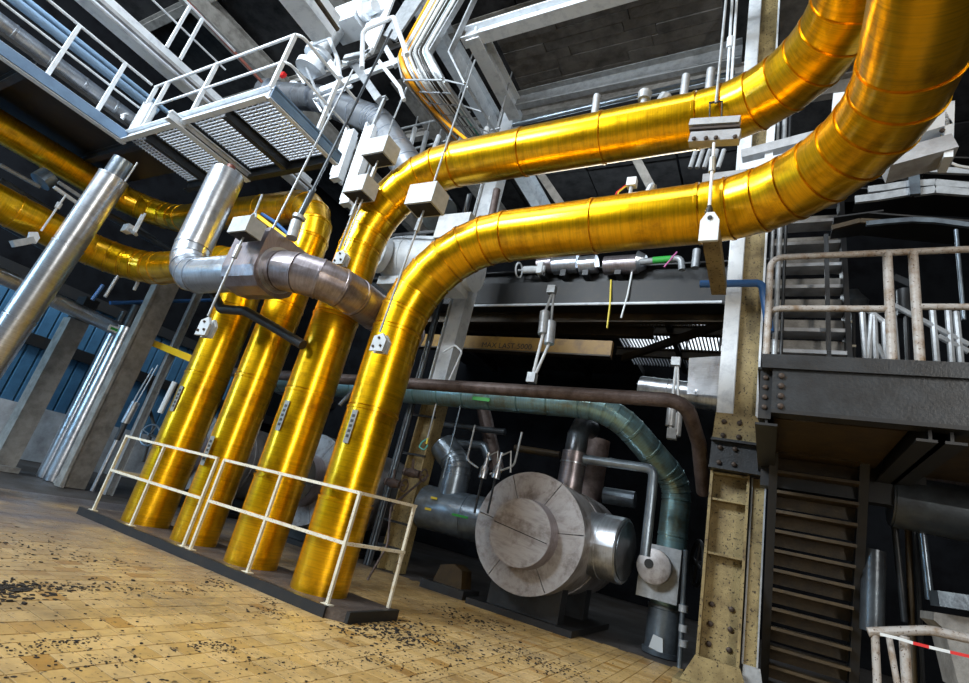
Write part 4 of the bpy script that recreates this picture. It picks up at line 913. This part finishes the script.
t = thing('white_valve', A(524,268,8.7), 'white valve with hand wheel on the black girder', 'valve')
q = A(524,270,8.7); MB().tube([q, q+Vector((.5,0,0))], .08, 12).build('body', WHITE, t, True); MB().box(q+Vector((.4,0,0)),(.12,.2,.26)).build('flange', WHITE, t)
MB().tube([q+Vector((-.12,math.cos(a)*.16,math.sin(a)*.16)) for a in [k*math.pi/8 for k in range(17)]], .02, 6, False).build('wheel', WHITE, t, True)
MB().tube([q+Vector((-.14,0,0)), q], .02, 6).build('spindle', WHITE, t, True)
tubething('marked_pipe', [A(640,262,8.6),A(681,258,8.6),A(682,270,8.6)], .1, .06, GREYST, 'grey pipe with green band and elbow on the black girder', 'pipe', 12)
rodthing('green_band', A(653,260.5,8.59), A(671,259,8.59), .066, GREEN, 'green band round the grey pipe on the black girder', 'band')
rodthing('pink_wire', A(677,252,8.54), A(664,267,8.54), .014, PINK, 'pink wire beside the green band', 'wire')
rodthing('pipe_stub', A(697,250,8.6), A(695,268,8.6), .07, GREYST, 'short upright stub pipe left of the cantilever bar', 'pipe')

# ================================================================== OVERHEAD CONCRETE BAY AND BEAMS
ZS = 9.35
t = thing('concrete_bay', (-3,6.3,ZS), 'dark concrete ceiling bay framed by white beams above the upper yellow run', 'slab')
rp = random.Random(9)
for k in range(8):
    y0_ = 5.55+k*.2; xs = [-4.9, rp.uniform(-4.2,-3.2), rp.uniform(-2.8,-1.8), -.98]
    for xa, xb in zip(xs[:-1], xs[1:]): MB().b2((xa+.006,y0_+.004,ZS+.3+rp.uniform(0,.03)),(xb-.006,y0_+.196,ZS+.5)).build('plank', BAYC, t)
MB().prof((-4.98,7.15,ZS+.05),(-.7,7.15,ZS+.12), CH(.4,.14,.02)).build('far_beam', GREYST, t)
MB().b2((-4.98,7.0,ZS-.15),(-.7,7.12,ZS-.12)).build('far_beam_flange', GREYST, t)
MB().prof((-5.05,5.35,ZS),(-5.05,7.35,ZS), IB(.36,.28,.03,.03)).build('side_beam', WHITE, t)
MB().prof((-5.3,5.42,ZS+.02),(-.7,5.42,ZS+.02), IB(.3,.24,.03,.03)).build('near_beam', WHITE, t)
t = thing('concrete_bay', (.5,6.3,ZS), 'second dark ceiling bay right of the white upper column', 'slab')
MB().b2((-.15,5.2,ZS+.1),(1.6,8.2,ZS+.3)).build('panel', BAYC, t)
MB().prof((-.15,8.1,ZS-.1),(1.6,8.1,ZS-.1), CH(.4,.14,.02)).build('far_beam', CONC, t)
# dark void with sloping white struts under it
t = thing('hanging_struts', (-4,8,7.5), 'pair of pale slanting struts in the dark gap between the yellow runs', 'struts')
for (a_, b_) in (((512,132),(566,212)),((622,132),(655,195))): MB().bar(A(*a_,8.3), A(*b_,8.3), .16, .1, (0,1,0)).build('strut', CONC, t)
for i, (a_, b_) in enumerate((((513,125),(735,73)),((490,143),(700,95)))):
    rodthing('level_pipe', A(*a_,7.4), A(*b_,7.4), (.05,.03)[i], (STEELP, GREYST)[i], ('upper','lower')[i]+' thin pipe just above the upper yellow run', 'pipe', 'thin pipes above the upper yellow run')
for i, (xx, ya_, yb_) in enumerate(((597,96,118),(686,76,100),(711,70,98))):
    rodthing('support_stub', A(xx,ya_,4.5), A(xx-3,yb_,4.5), .045, GREYST, ('leftmost','middle','rightmost')[i]+' of three stub posts above the upper yellow run', 'post', 'stub posts above the upper yellow run')
for i, (px_, py_) in enumerate(((644,100),(661,104))):
    q = A(px_,py_,4.5); t = thing('sensor', q, ('upright','round-headed')[i]+' sensor fitting on top of the upper yellow run', 'sensor', 'sensors on the upper run')
    MB().tube([q-Vector((0,0,.22)), q+Vector((0,0,.02))], .04, 10).build('stem', GREYST, t, True); MB().lathe(q, (.5*i,0,1), [(0,0),(0,.07),(.1,.08),(.14,.04),(.14,0)], 12).build('head', GREYST, t, True)
q = A(632,183,4.5); t = thing('sensor', q, 'white box sensor with red and yellow wires on the lower yellow run', 'sensor', 'sensors on the lower run')
MB().box(q, (.1,.08,.1)).build('head', WHITE, t); MB().tube([q-Vector((0,0,.3)), q], .022, 8).build('stem', GREYST, t, True)
MB().tube([q+Vector((-.04,0,.0)), q+Vector((-.15,0,-.1)), q+Vector((-.18,0,-.28))], .008, 6).build('red_wire', RED, t, True)
MB().tube([q+Vector((-.04,0,-.02)), q+Vector((-.13,0,-.1)), q+Vector((-.15,0,-.28))], .008, 6).build('yellow_wire', YWIRE, t, True)
q = A(650,191,4.5); t = thing('sensor', q, 'round sensor with a looping white cable on the lower yellow run', 'sensor', 'sensors on the lower run')
MB().lathe(q, (.4,-.3,.6), [(-.08,0),(-.08,.045),(.05,.05),(.08,.03),(.08,0)], 12).build('head', GREYST, t, True); MB().tube([q-Vector((0,0,.25)), q], .02, 8).build('stem', GREYST, t, True)
MB().tube(smoothpts([A(650,195,4.5),A(668,190,4.5),A(682,186,4.5),A(690,197,4.5)], .15), .009, 6).build('cable', CABLEW, t, True)

# ================================================================== CABLE LADDER
YB = 5.0
zb = A(404,78,YB).z
t = thing('cable_ladder', A(404,78,YB), 'grey cable ladder bending down at top centre', 'cable ladder')
def ladpath(pts, nxt): return [A(*p, YB) for p in pts]+[G(*p, zb) for p in nxt]
L1 = ladpath([(440,-15),(399,60),(404,80)], [(455,142)]); R1 = ladpath([(470,-15),(430,53),(444,80)], [(492,148)]); R2 = ladpath([(481,-15),(450,53),(466,85)], [(510,155)])
for P_ in (L1, R1, R2): P_[0] = P_[1]+(P_[0]-P_[1])*((11.5-P_[1].z)/(P_[0].z-P_[1].z))
for P_ in (L1, R1, R2):
    for a_, b_ in zip(P_[:-1], P_[1:]): MB().bar(a_, b_, .03, .11, (0,1,.3)).build('side_rail', GREYST, t)
for k in range(7):
    f = k/6
    MB().tube([L1[2].lerp(L1[3], f), R1[2].lerp(R1[3], f)], .018, 6).build('rung', GREYST, t, True)
    if k % 2 == 0: MB().tube([R1[2].lerp(R1[3], f), R2[2].lerp(R2[3], f)], .016, 6).build('rung', GREYST, t, True)
    MB().tube([L1[0].lerp(L1[1], f), R1[0].lerp(R1[1], f)], .018, 6).build('rung', GREYST, t, True)
rg = random.Random(11)
for k in range(20):
    f = .08+.84*k/19; m = {0:ORANGE,1:ORANGE,3:CABLEB,5:GREYST,6:ORANGE,8:CABLEB,10:GREYST,12:CABLEB,13:GREYST,15:CABLEB,17:CABLET,18:GREYST}.get(k, CABLEW)
    off = Vector((0,-.05-.03*rg.random(),.02)); pts = [L1[i].lerp(R1[i], f)+off+Vector((rg.uniform(-.03,.03),0,rg.uniform(-.02,.02))) for i in range(4)]
    lab = {0:'outermost orange cable on the ladder', 1:'inner orange cable on the ladder', 15:'black cable at the right of the ladder', 17:'teal cable at the right edge of the ladder'}.get(k, {CABLEB:'black cable among the white ones on the ladder', GREYST:'grey cable among the white ones on the ladder', ORANGE:'single orange cable inside the white bundle on the ladder'}.get(m, 'white cable in the bundle on the cable ladder'))
    tubething('cable', pts, [.25,.35], .04 if k < 2 else .022+.008*rg.random(), m, lab, 'cable', 6, 'cables on the ladder')
tubething('cable', [G(425,100,zb)+Vector((0,-.1,-.05)), G(448,122,zb)+Vector((0,-.1,-.08)), A(474,146,5.4)], .4, .03, ORANGE, 'orange cable leaving the ladder toward the upper yellow run', 'cable', 8, 'cables on the ladder')
t = thing('fitting_row', A(420,150,6.5), 'row of grey spring fittings hanging below the cable ladder', 'fittings')
for k in range(7):
    a_ = A(415+k*12, 128+(k % 3)*4, 6.5); b_ = A(409+k*12, 152+(k % 2)*4, 6.5)
    MB().tube([a_.lerp(b_, -.5), a_], .015, 6).build('rod', GREYST, t, True); MB().tube([a_, b_], .05, 10).build('can', GREYST if k % 2 else WHITE, t, True)
for (a_, b_) in (((388,132),(470,112)),((400,152),(500,128))): MB().tube([A(*a_,6.6), A(*b_,6.6)], .025, 8).build('carrier', GREYST, t, True)
for i, (a_, b_, Y, r, m, lab) in enumerate((((388,132),(408,85),5.6,.018,WHITE,'thin rod left of the cable ladder bend'),((440,160),(432,190),6.5,.02,WHITE,'thin rod below the cable ladder fittings'),
    ((487,235),(478,265),6.5,.03,CABLET,'teal pipe stub behind the bend of the nearest yellow pipe'),((497,190),(490,225),6.8,.07,RUSTP,'rusty upright pipe behind the upper yellow bend'))):
    rodthing('hanger_rod', A(*a_,Y), A(*b_,Y), r, m, lab, 'rod', 'rods near the cable ladder')

# ================================================================== RIGHT PLATFORM AND STAIRS
FY = 4.6; ZD = 2.88
t = thing('stair_landing', (1.4, 5.4, ZD), 'dark steel landing with bolted fascia girder at right', 'platform')
MB().b2((-.02,FY-.03,ZD-.43),(3.4,FY,ZD-.09)).build('fascia_web', DARK, t)
MB().b2((-.10,FY-.06,ZD-.09),(3.4,FY+.02,ZD+.03)).build('fascia_lip', DARK, t)
MB().b2((-.02,FY-.03,ZD-.46),(3.4,FY+.12,ZD-.43)).build('lower_flange', BLACK, t)
MB().b2((-.11,FY+.03,ZD-.5),(-.02,FY+.06,ZD-.09)).build('end_web', BLACK, t)
bolts(t, [(.045,FY-.03,ZD-.15-.085*k) for k in range(4)], (0,-1,0), .024, .025)
bolts(t, [(-.07,FY+.03,ZD-.15-.085*k) for k in range(4)], (0,-1,0), .02, .02)
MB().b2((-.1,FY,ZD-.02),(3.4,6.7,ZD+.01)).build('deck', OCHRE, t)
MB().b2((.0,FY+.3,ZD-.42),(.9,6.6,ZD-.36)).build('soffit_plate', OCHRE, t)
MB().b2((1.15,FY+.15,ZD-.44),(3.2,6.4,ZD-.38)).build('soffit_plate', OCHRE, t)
for xx in (-.05,.98,1.1): MB().prof((xx,FY+.05,ZD-.3),(xx,6.7,ZD-.3), IB(.5,.16,.02,.02)).build('joist', BLACK, t)
MB().b2((-.1,6.4,ZD-.75),(1.3,6.6,ZD-.1)).build('rear_beam', BLACK, t)
t = thing('landing_railing', (.6, FY, ZD), 'rust-spotted tube railing on the front of the stair landing', 'railing')
yq = FY+.02
for z, nm, end in ((ZD+1.0,'top_rail',3.2),(ZD+.49,'mid_rail',.78)):
    MB().tube(smoothpts([(-.075,yq,ZD),(-.075,yq,z),(end,yq,z+.02)], .1, .03) if nm == 'top_rail' else smoothpts([(-.07,yq+.3,z-.05),(-.07,yq,z),(end,yq,z)], .1, .03), .027, 12).build(nm, RAILR, t, True)
MB().tube([(.96,yq,ZD+.51),(3.2,yq,ZD+.51)], .025, 12).build('mid_rail', RAILR, t, True)
for xx in (.775,.94): MB().tube([(xx,yq,ZD),(xx-.01,yq,ZD+1.0)], .034, 12).build('post', RAILR, t, True)
t = thing('rear_railing', (.9, 6.4, ZD), 'bluish inner railing with slanting rails on the far side of the landing', 'railing')
for (a_, b_) in (((862,310),(866,362)),((874,316),(876,362)),((872,315),(868,362)),((884,320),(886,362)),((893,312),(897,364)),((948,310),(952,364)),((956,312),(961,364)),((932,306),(937,364)),((893,305),(969,345)),((864,307),(888,325)),((868,311),(885,310)),((877,345),(886,362)),((938,336),(969,352))):
    MB().tube([A(*a_,6.3), A(*b_,6.3)], .03, 8).build('rail_tube', GREYST, t, True)
# lower flight (seen from below)
t = thing('steel_stairs', (.42, 6.4, 0), 'lower flight of dark steel stairs under the landing', 'stairs')
for s_, xx in ((0,.02),(1,.80)): MB().prof((xx,7.5,0),(xx,6.3,2.6), [(-.04,-.14),(.04,-.14),(.04,.14),(-.04,.14)]).build('stringer', BLACK, t)
for k in range(13):
    z = .18+k*.19; yy = 7.42-(z/2.6)*1.2
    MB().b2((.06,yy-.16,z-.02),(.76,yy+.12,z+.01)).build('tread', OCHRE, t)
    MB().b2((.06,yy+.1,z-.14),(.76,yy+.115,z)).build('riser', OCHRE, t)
# upper flight behind the landing railing
t = thing('steel_stairs', (0.1, 7.8, 3), 'upper flight of pale-edged steel stairs behind the landing railing', 'stairs')
for k in range(9):
    q = A(806, 355-k*21.5, 7.3+.12*k); MB().box(q, (.85,.26,.05)).build('tread', CONCL, t); MB().box(q+Vector((0,.12,.13)), (.85,.02,.24)).build('riser', CONC, t)
    if k == 0: s0 = q
    s1 = q
MB().prof(s0+Vector((.45,0,-.2)), s1+Vector((.45,0,.2)), [(-.03,-.16),(.03,-.16),(.03,.16),(-.03,.16)]).build('stringer', BLACK, t)
MB().prof(s0+Vector((-.45,0,-.2)), s1+Vector((-.45,0,.2)), [(-.03,-.16),(.03,-.16),(.03,.16),(-.03,.16)]).build('stringer', DARK, t)
MB().bar(A(829,360,7.2), A(826,235,7.2), .05, .06, (0,1,0)).build('blue_edge', DARK, t)
# things in the dark beyond the landing
q = A(853,300,8.4); t = thing('floodlight', q, 'unlit dark work lamp on a stand in the dark beyond the landing', 'lamp')
MB().lathe(q, (0,-.4,1), [(-.2,0),(-.18,.16),(0,.2),(.1,.1),(.16,.06),(.16,0)], 16).build('head', DKPIPE, t, True); MB().tube([q-Vector((0,0,.2)), Vector((q.x,q.y,0))], .03, 8).build('stand', DARK, t, True)
q = A(905,300,8.4); t = thing('hung_spring_unit', q, 'grey hung spring unit in the dark beyond the landing', 'hanger')
MB().tube([q-Vector((0,0,.25)), q+Vector((0,0,.15))], .1, 14).build('can', DARK, t, True); MB().bar(A(893,278,8.4), A(914,287,8.4), .1, .1).build('arm', DARK, t); MB().tube([q-Vector((0,0,.25)), Vector((q.x,q.y,0))], .03, 8).build('rod', DARK, t, True)
t = thing('short_ladder_frame', A(845,340,7.6), 'thin yellowish frame behind the landing railing', 'frame')
for (a_, b_) in (((833,322),(852,322)),((833,346),(856,346)),((834,346),(834,362)),((846,322),(845,346))): MB().tube([A(*a_,7.6), A(*b_,7.6)], .018, 6).build('tube', RAILW, t, True)
# curved cable trays beyond
for i, (pp, lab, m, hw) in enumerate((
    ([(868,190),(885,188),(910,184),(914,184),(935,183),(975,187),(1150,205)], 'upper pale cable tray strip arching right of the nearest yellow bend', GREYST, .09),
    ([(855,200),(880,197),(910,192),(914,193),(935,190),(975,193),(1150,210)], 'second pale cable tray strip arching right of the nearest yellow bend', GREYST, .1),
    ([(925,170),(950,171),(975,172),(1150,178)], 'topmost pale cable tray strip at the right edge', GREYST, .08),
    ([(832,228),(860,221),(880,222)], 'dim ochre tray strip below the nearest yellow bend', OCHRE, .06),
    ([(866,224),(885,222),(912,220),(935,221),(975,226),(1150,250)], 'lowest pale tray strip above the landing railing', STEELP, .06))):
    t = thing('cable_tray', A(*pp[0],6.6), lab, 'cable tray', 'arched cable trays')
    for a_, b_ in zip(pp[:-1], pp[1:]): MB().bar(A(*a_,6.6), A(*b_,6.6), .04, hw).build('tray_section', m, t)
    MB().bar(A(*pp[0],6.9), A(*pp[-1],6.9), .5, .02).build('tray_bed', BLACK, t)
t = thing('tray_hanger', A(914,180,6.5), 'upright bluish hanger strap holding the arched cable trays', 'strap')
MB().bar(A(911,135,6.55), A(915,195,6.55), .1, .05, (0,1,0)).build('strap', STEELP, t)
tubething('pink_white_cable', [A(941,155,5.2),A(948,162,5.2),A(958,166,5.2),A(975,169,5.2)], .1, .014, CABLEW, 'thin pale cable drooping at the right edge', 'cable', 6)
rodthing('grey_stick', A(956,230,6.4), A(964,320,6.4), .02, STEELP, 'thin pale rod at the right edge behind the railing', 'rod')
# silver ducts left of column, mid-right
t = thing('silver_duct', A(700,390,8.0), 'broad silver duct behind the rusty pipe, left of the white upper column', 'duct')
cladpipe(t, [A(640,388,8.2), A(730,400,8.2)], [], .2, SILVER, .4, .2, 24)
MB().poly([A(689,358,8.0),A(722,356,8.0),A(722,396,8.0),A(687,394,8.0)], (0,.3,0)).build('hood', SILVER, t)
rodthing('silver_duct', A(752,410,7.6), A(766,410,7.6), .3, SILVER, 'slice of silver duct between column and landing', 'duct')

# lower right: dark pipes, tape rail
t = thing('large_dark_pipe', A(930,505,6.6), 'large dark glossy pipe under the landing at right', 'pipe')
cladpipe(t, [A(890,500,6.6), A(1250,566,6.6)], [], .26, DKPIPE, .9, .2, 28)
t = thing('tarnished_duct', A(940,465,6.9), 'tarnished ringed duct end under the landing at right', 'duct')
cladpipe(t, [A(908,462,7.0), A(1100,482,7.0)], [], .22, BROWNSIL, .14, .2, 28)
for i, (a_, b_, r, m, lab) in enumerate((((913,478),(916,520),.03,GREYST,'upright pale tube below the landing'),((916,490),(928,481),.025,GREYST,'short slanting tube on the upright pale tube'),
    ((873,490),(912,507),.05,STEELP,'short blue flat pipe under the landing'),((919,505),(930,600),.035,STEELP,'long pale upright tube left of the dark pipe'),((874,550),(872,632),.1,DKPIPE,'thick tarnished upright pipe beside the stairs'),
    ((893,510),(905,622),.03,DARK,'thin dark upright tube beside the stairs'),((908,520),(914,690),.03,OCHRE,'thin ochre upright tube beside the stairs'))):
    rodthing('steel_tube', A(*a_,6.5+.05*i), A(*b_,6.5+.05*i), r, m, lab, 'tube', 'tubes under the landing')
t = thing('floor_rail', A(920,640,5.6), 'rusty tube rail with upright posts at the lower right corner', 'railing')
MB().tube(smoothpts([A(868,632,5.6),A(930,630,5.6),A(1200,690,5.6)], .3), .035, 12).build('top_rail', RAILR, t, True)
for (a_, b_, r) in (((875,635),(878,700),.028),((889,637),(900,700),.022),((904,636),(908,700),.035),((1060,660),(1072,760),.035)): MB().tube([A(*a_,5.6), A(*b_,5.6)], r, 10).build('post', RAILR, t, True)
t = thing('barrier_tape', A(930,650,5.4), 'red and white barrier tape strung at the lower right corner', 'tape')
tp = [(880,634),(897,638),(913,643),(929,647),(950,652),(972,657),(1000,664),(1040,673)]
for k, (a_, b_) in enumerate(zip(tp[:-1], tp[1:])): MB().bar(A(*a_,5.5), A(*b_,5.5), .004, .022).build('stripe', RED if k % 2 == 0 and k > 1 or k == 4 else CABLEW, t)
t = thing('green_grey_cabinet', A(950,612,6.2), 'low grey-green machine cover at the right edge', 'cover')
MB().poly([A(934,612,6.2),A(1080,636,6.2),A(1090,720,6.2),A(960,690,6.2),A(945,630,6.2),A(934,620,6.2)], (0,.5,0)).build('cover', CONC, t)
MB().bar(A(934,598,6.2), A(1080,620,6.2), .3, .12).build('top', STEELP, t)

# ================================================================== DEBRIS
rg = random.Random(21); db = MB()
def flake(x, y, s):
    n = rg.randint(5, 7); a0 = rg.random()*6.28; st = rg.uniform(.35, 1)
    pts = [(x+math.cos(a0)*math.cos(k*6.283/n)*s*rg.uniform(.5,1)-math.sin(a0)*math.sin(k*6.283/n)*s*st*rg.uniform(.4,1), y+math.sin(a0)*math.cos(k*6.283/n)*s*rg.uniform(.5,1)+math.cos(a0)*math.sin(k*6.283/n)*s*st*rg.uniform(.4,1), .001) for k in range(n)]
    db.poly(pts, (0, 0, min(.012, s*rg.uniform(.1,.35))))
def cluster(px_, py_, n, sx, sy, smax):
    c = G(px_, py_, 0); n = int(n*3.2); smax *= 0.85
    for _ in range(n): flake(c.x+rg.gauss(0, sx), c.y+rg.gauss(0, sy), rg.uniform(.25, 1)*smax)
for (px_, py_, n, sx, sy, sm) in ((8,592,60,.12,.16,.035),(20,585,50,.08,.35,.03),(45,588,30,.05,.2,.02),(385,628,70,.15,.3,.035),(410,640,40,.12,.3,.03),(470,620,60,.3,.3,.035),(460,650,50,.25,.25,.025),(330,615,25,.25,.06,.02),(215,583,20,.15,.1,.025),(190,590,15,.1,.1,.02),(140,590,14,.1,.15,.02),
    (40,648,22,.05,.12,.014),(75,641,14,.03,.08,.014),(110,660,20,.04,.12,.013),(205,645,18,.04,.14,.016),(225,648,15,.05,.06,.014),(270,612,20,.1,.12,.02),(260,660,14,.08,.12,.014),(380,660,25,.1,.15,.018),(520,655,40,.25,.2,.025),(560,668,40,.2,.2,.025),(100,563,20,.2,.25,.025),(30,545,20,.3,.3,.03),(265,600,12,.08,.08,.02),(330,660,14,.08,.12,.014),(430,670,20,.1,.2,.016)):
    cluster(px_, py_, n, sx, sy, sm)
for _ in range(700):
    c = G(rg.uniform(-10,620), rg.uniform(520,690), 0)
    if c.y > 0 and c.x > -9 and c.y < 8.3 and not (-8 < c.x < -3.2 and 3.95 < c.y < 4.9): flake(c.x, c.y, rg.uniform(.004,.016))
o = db.build('floor_debris', DEB); tag(o, 'black flakes of dirt scattered over the yellow floor tiles', 'debris', None, 'stuff')
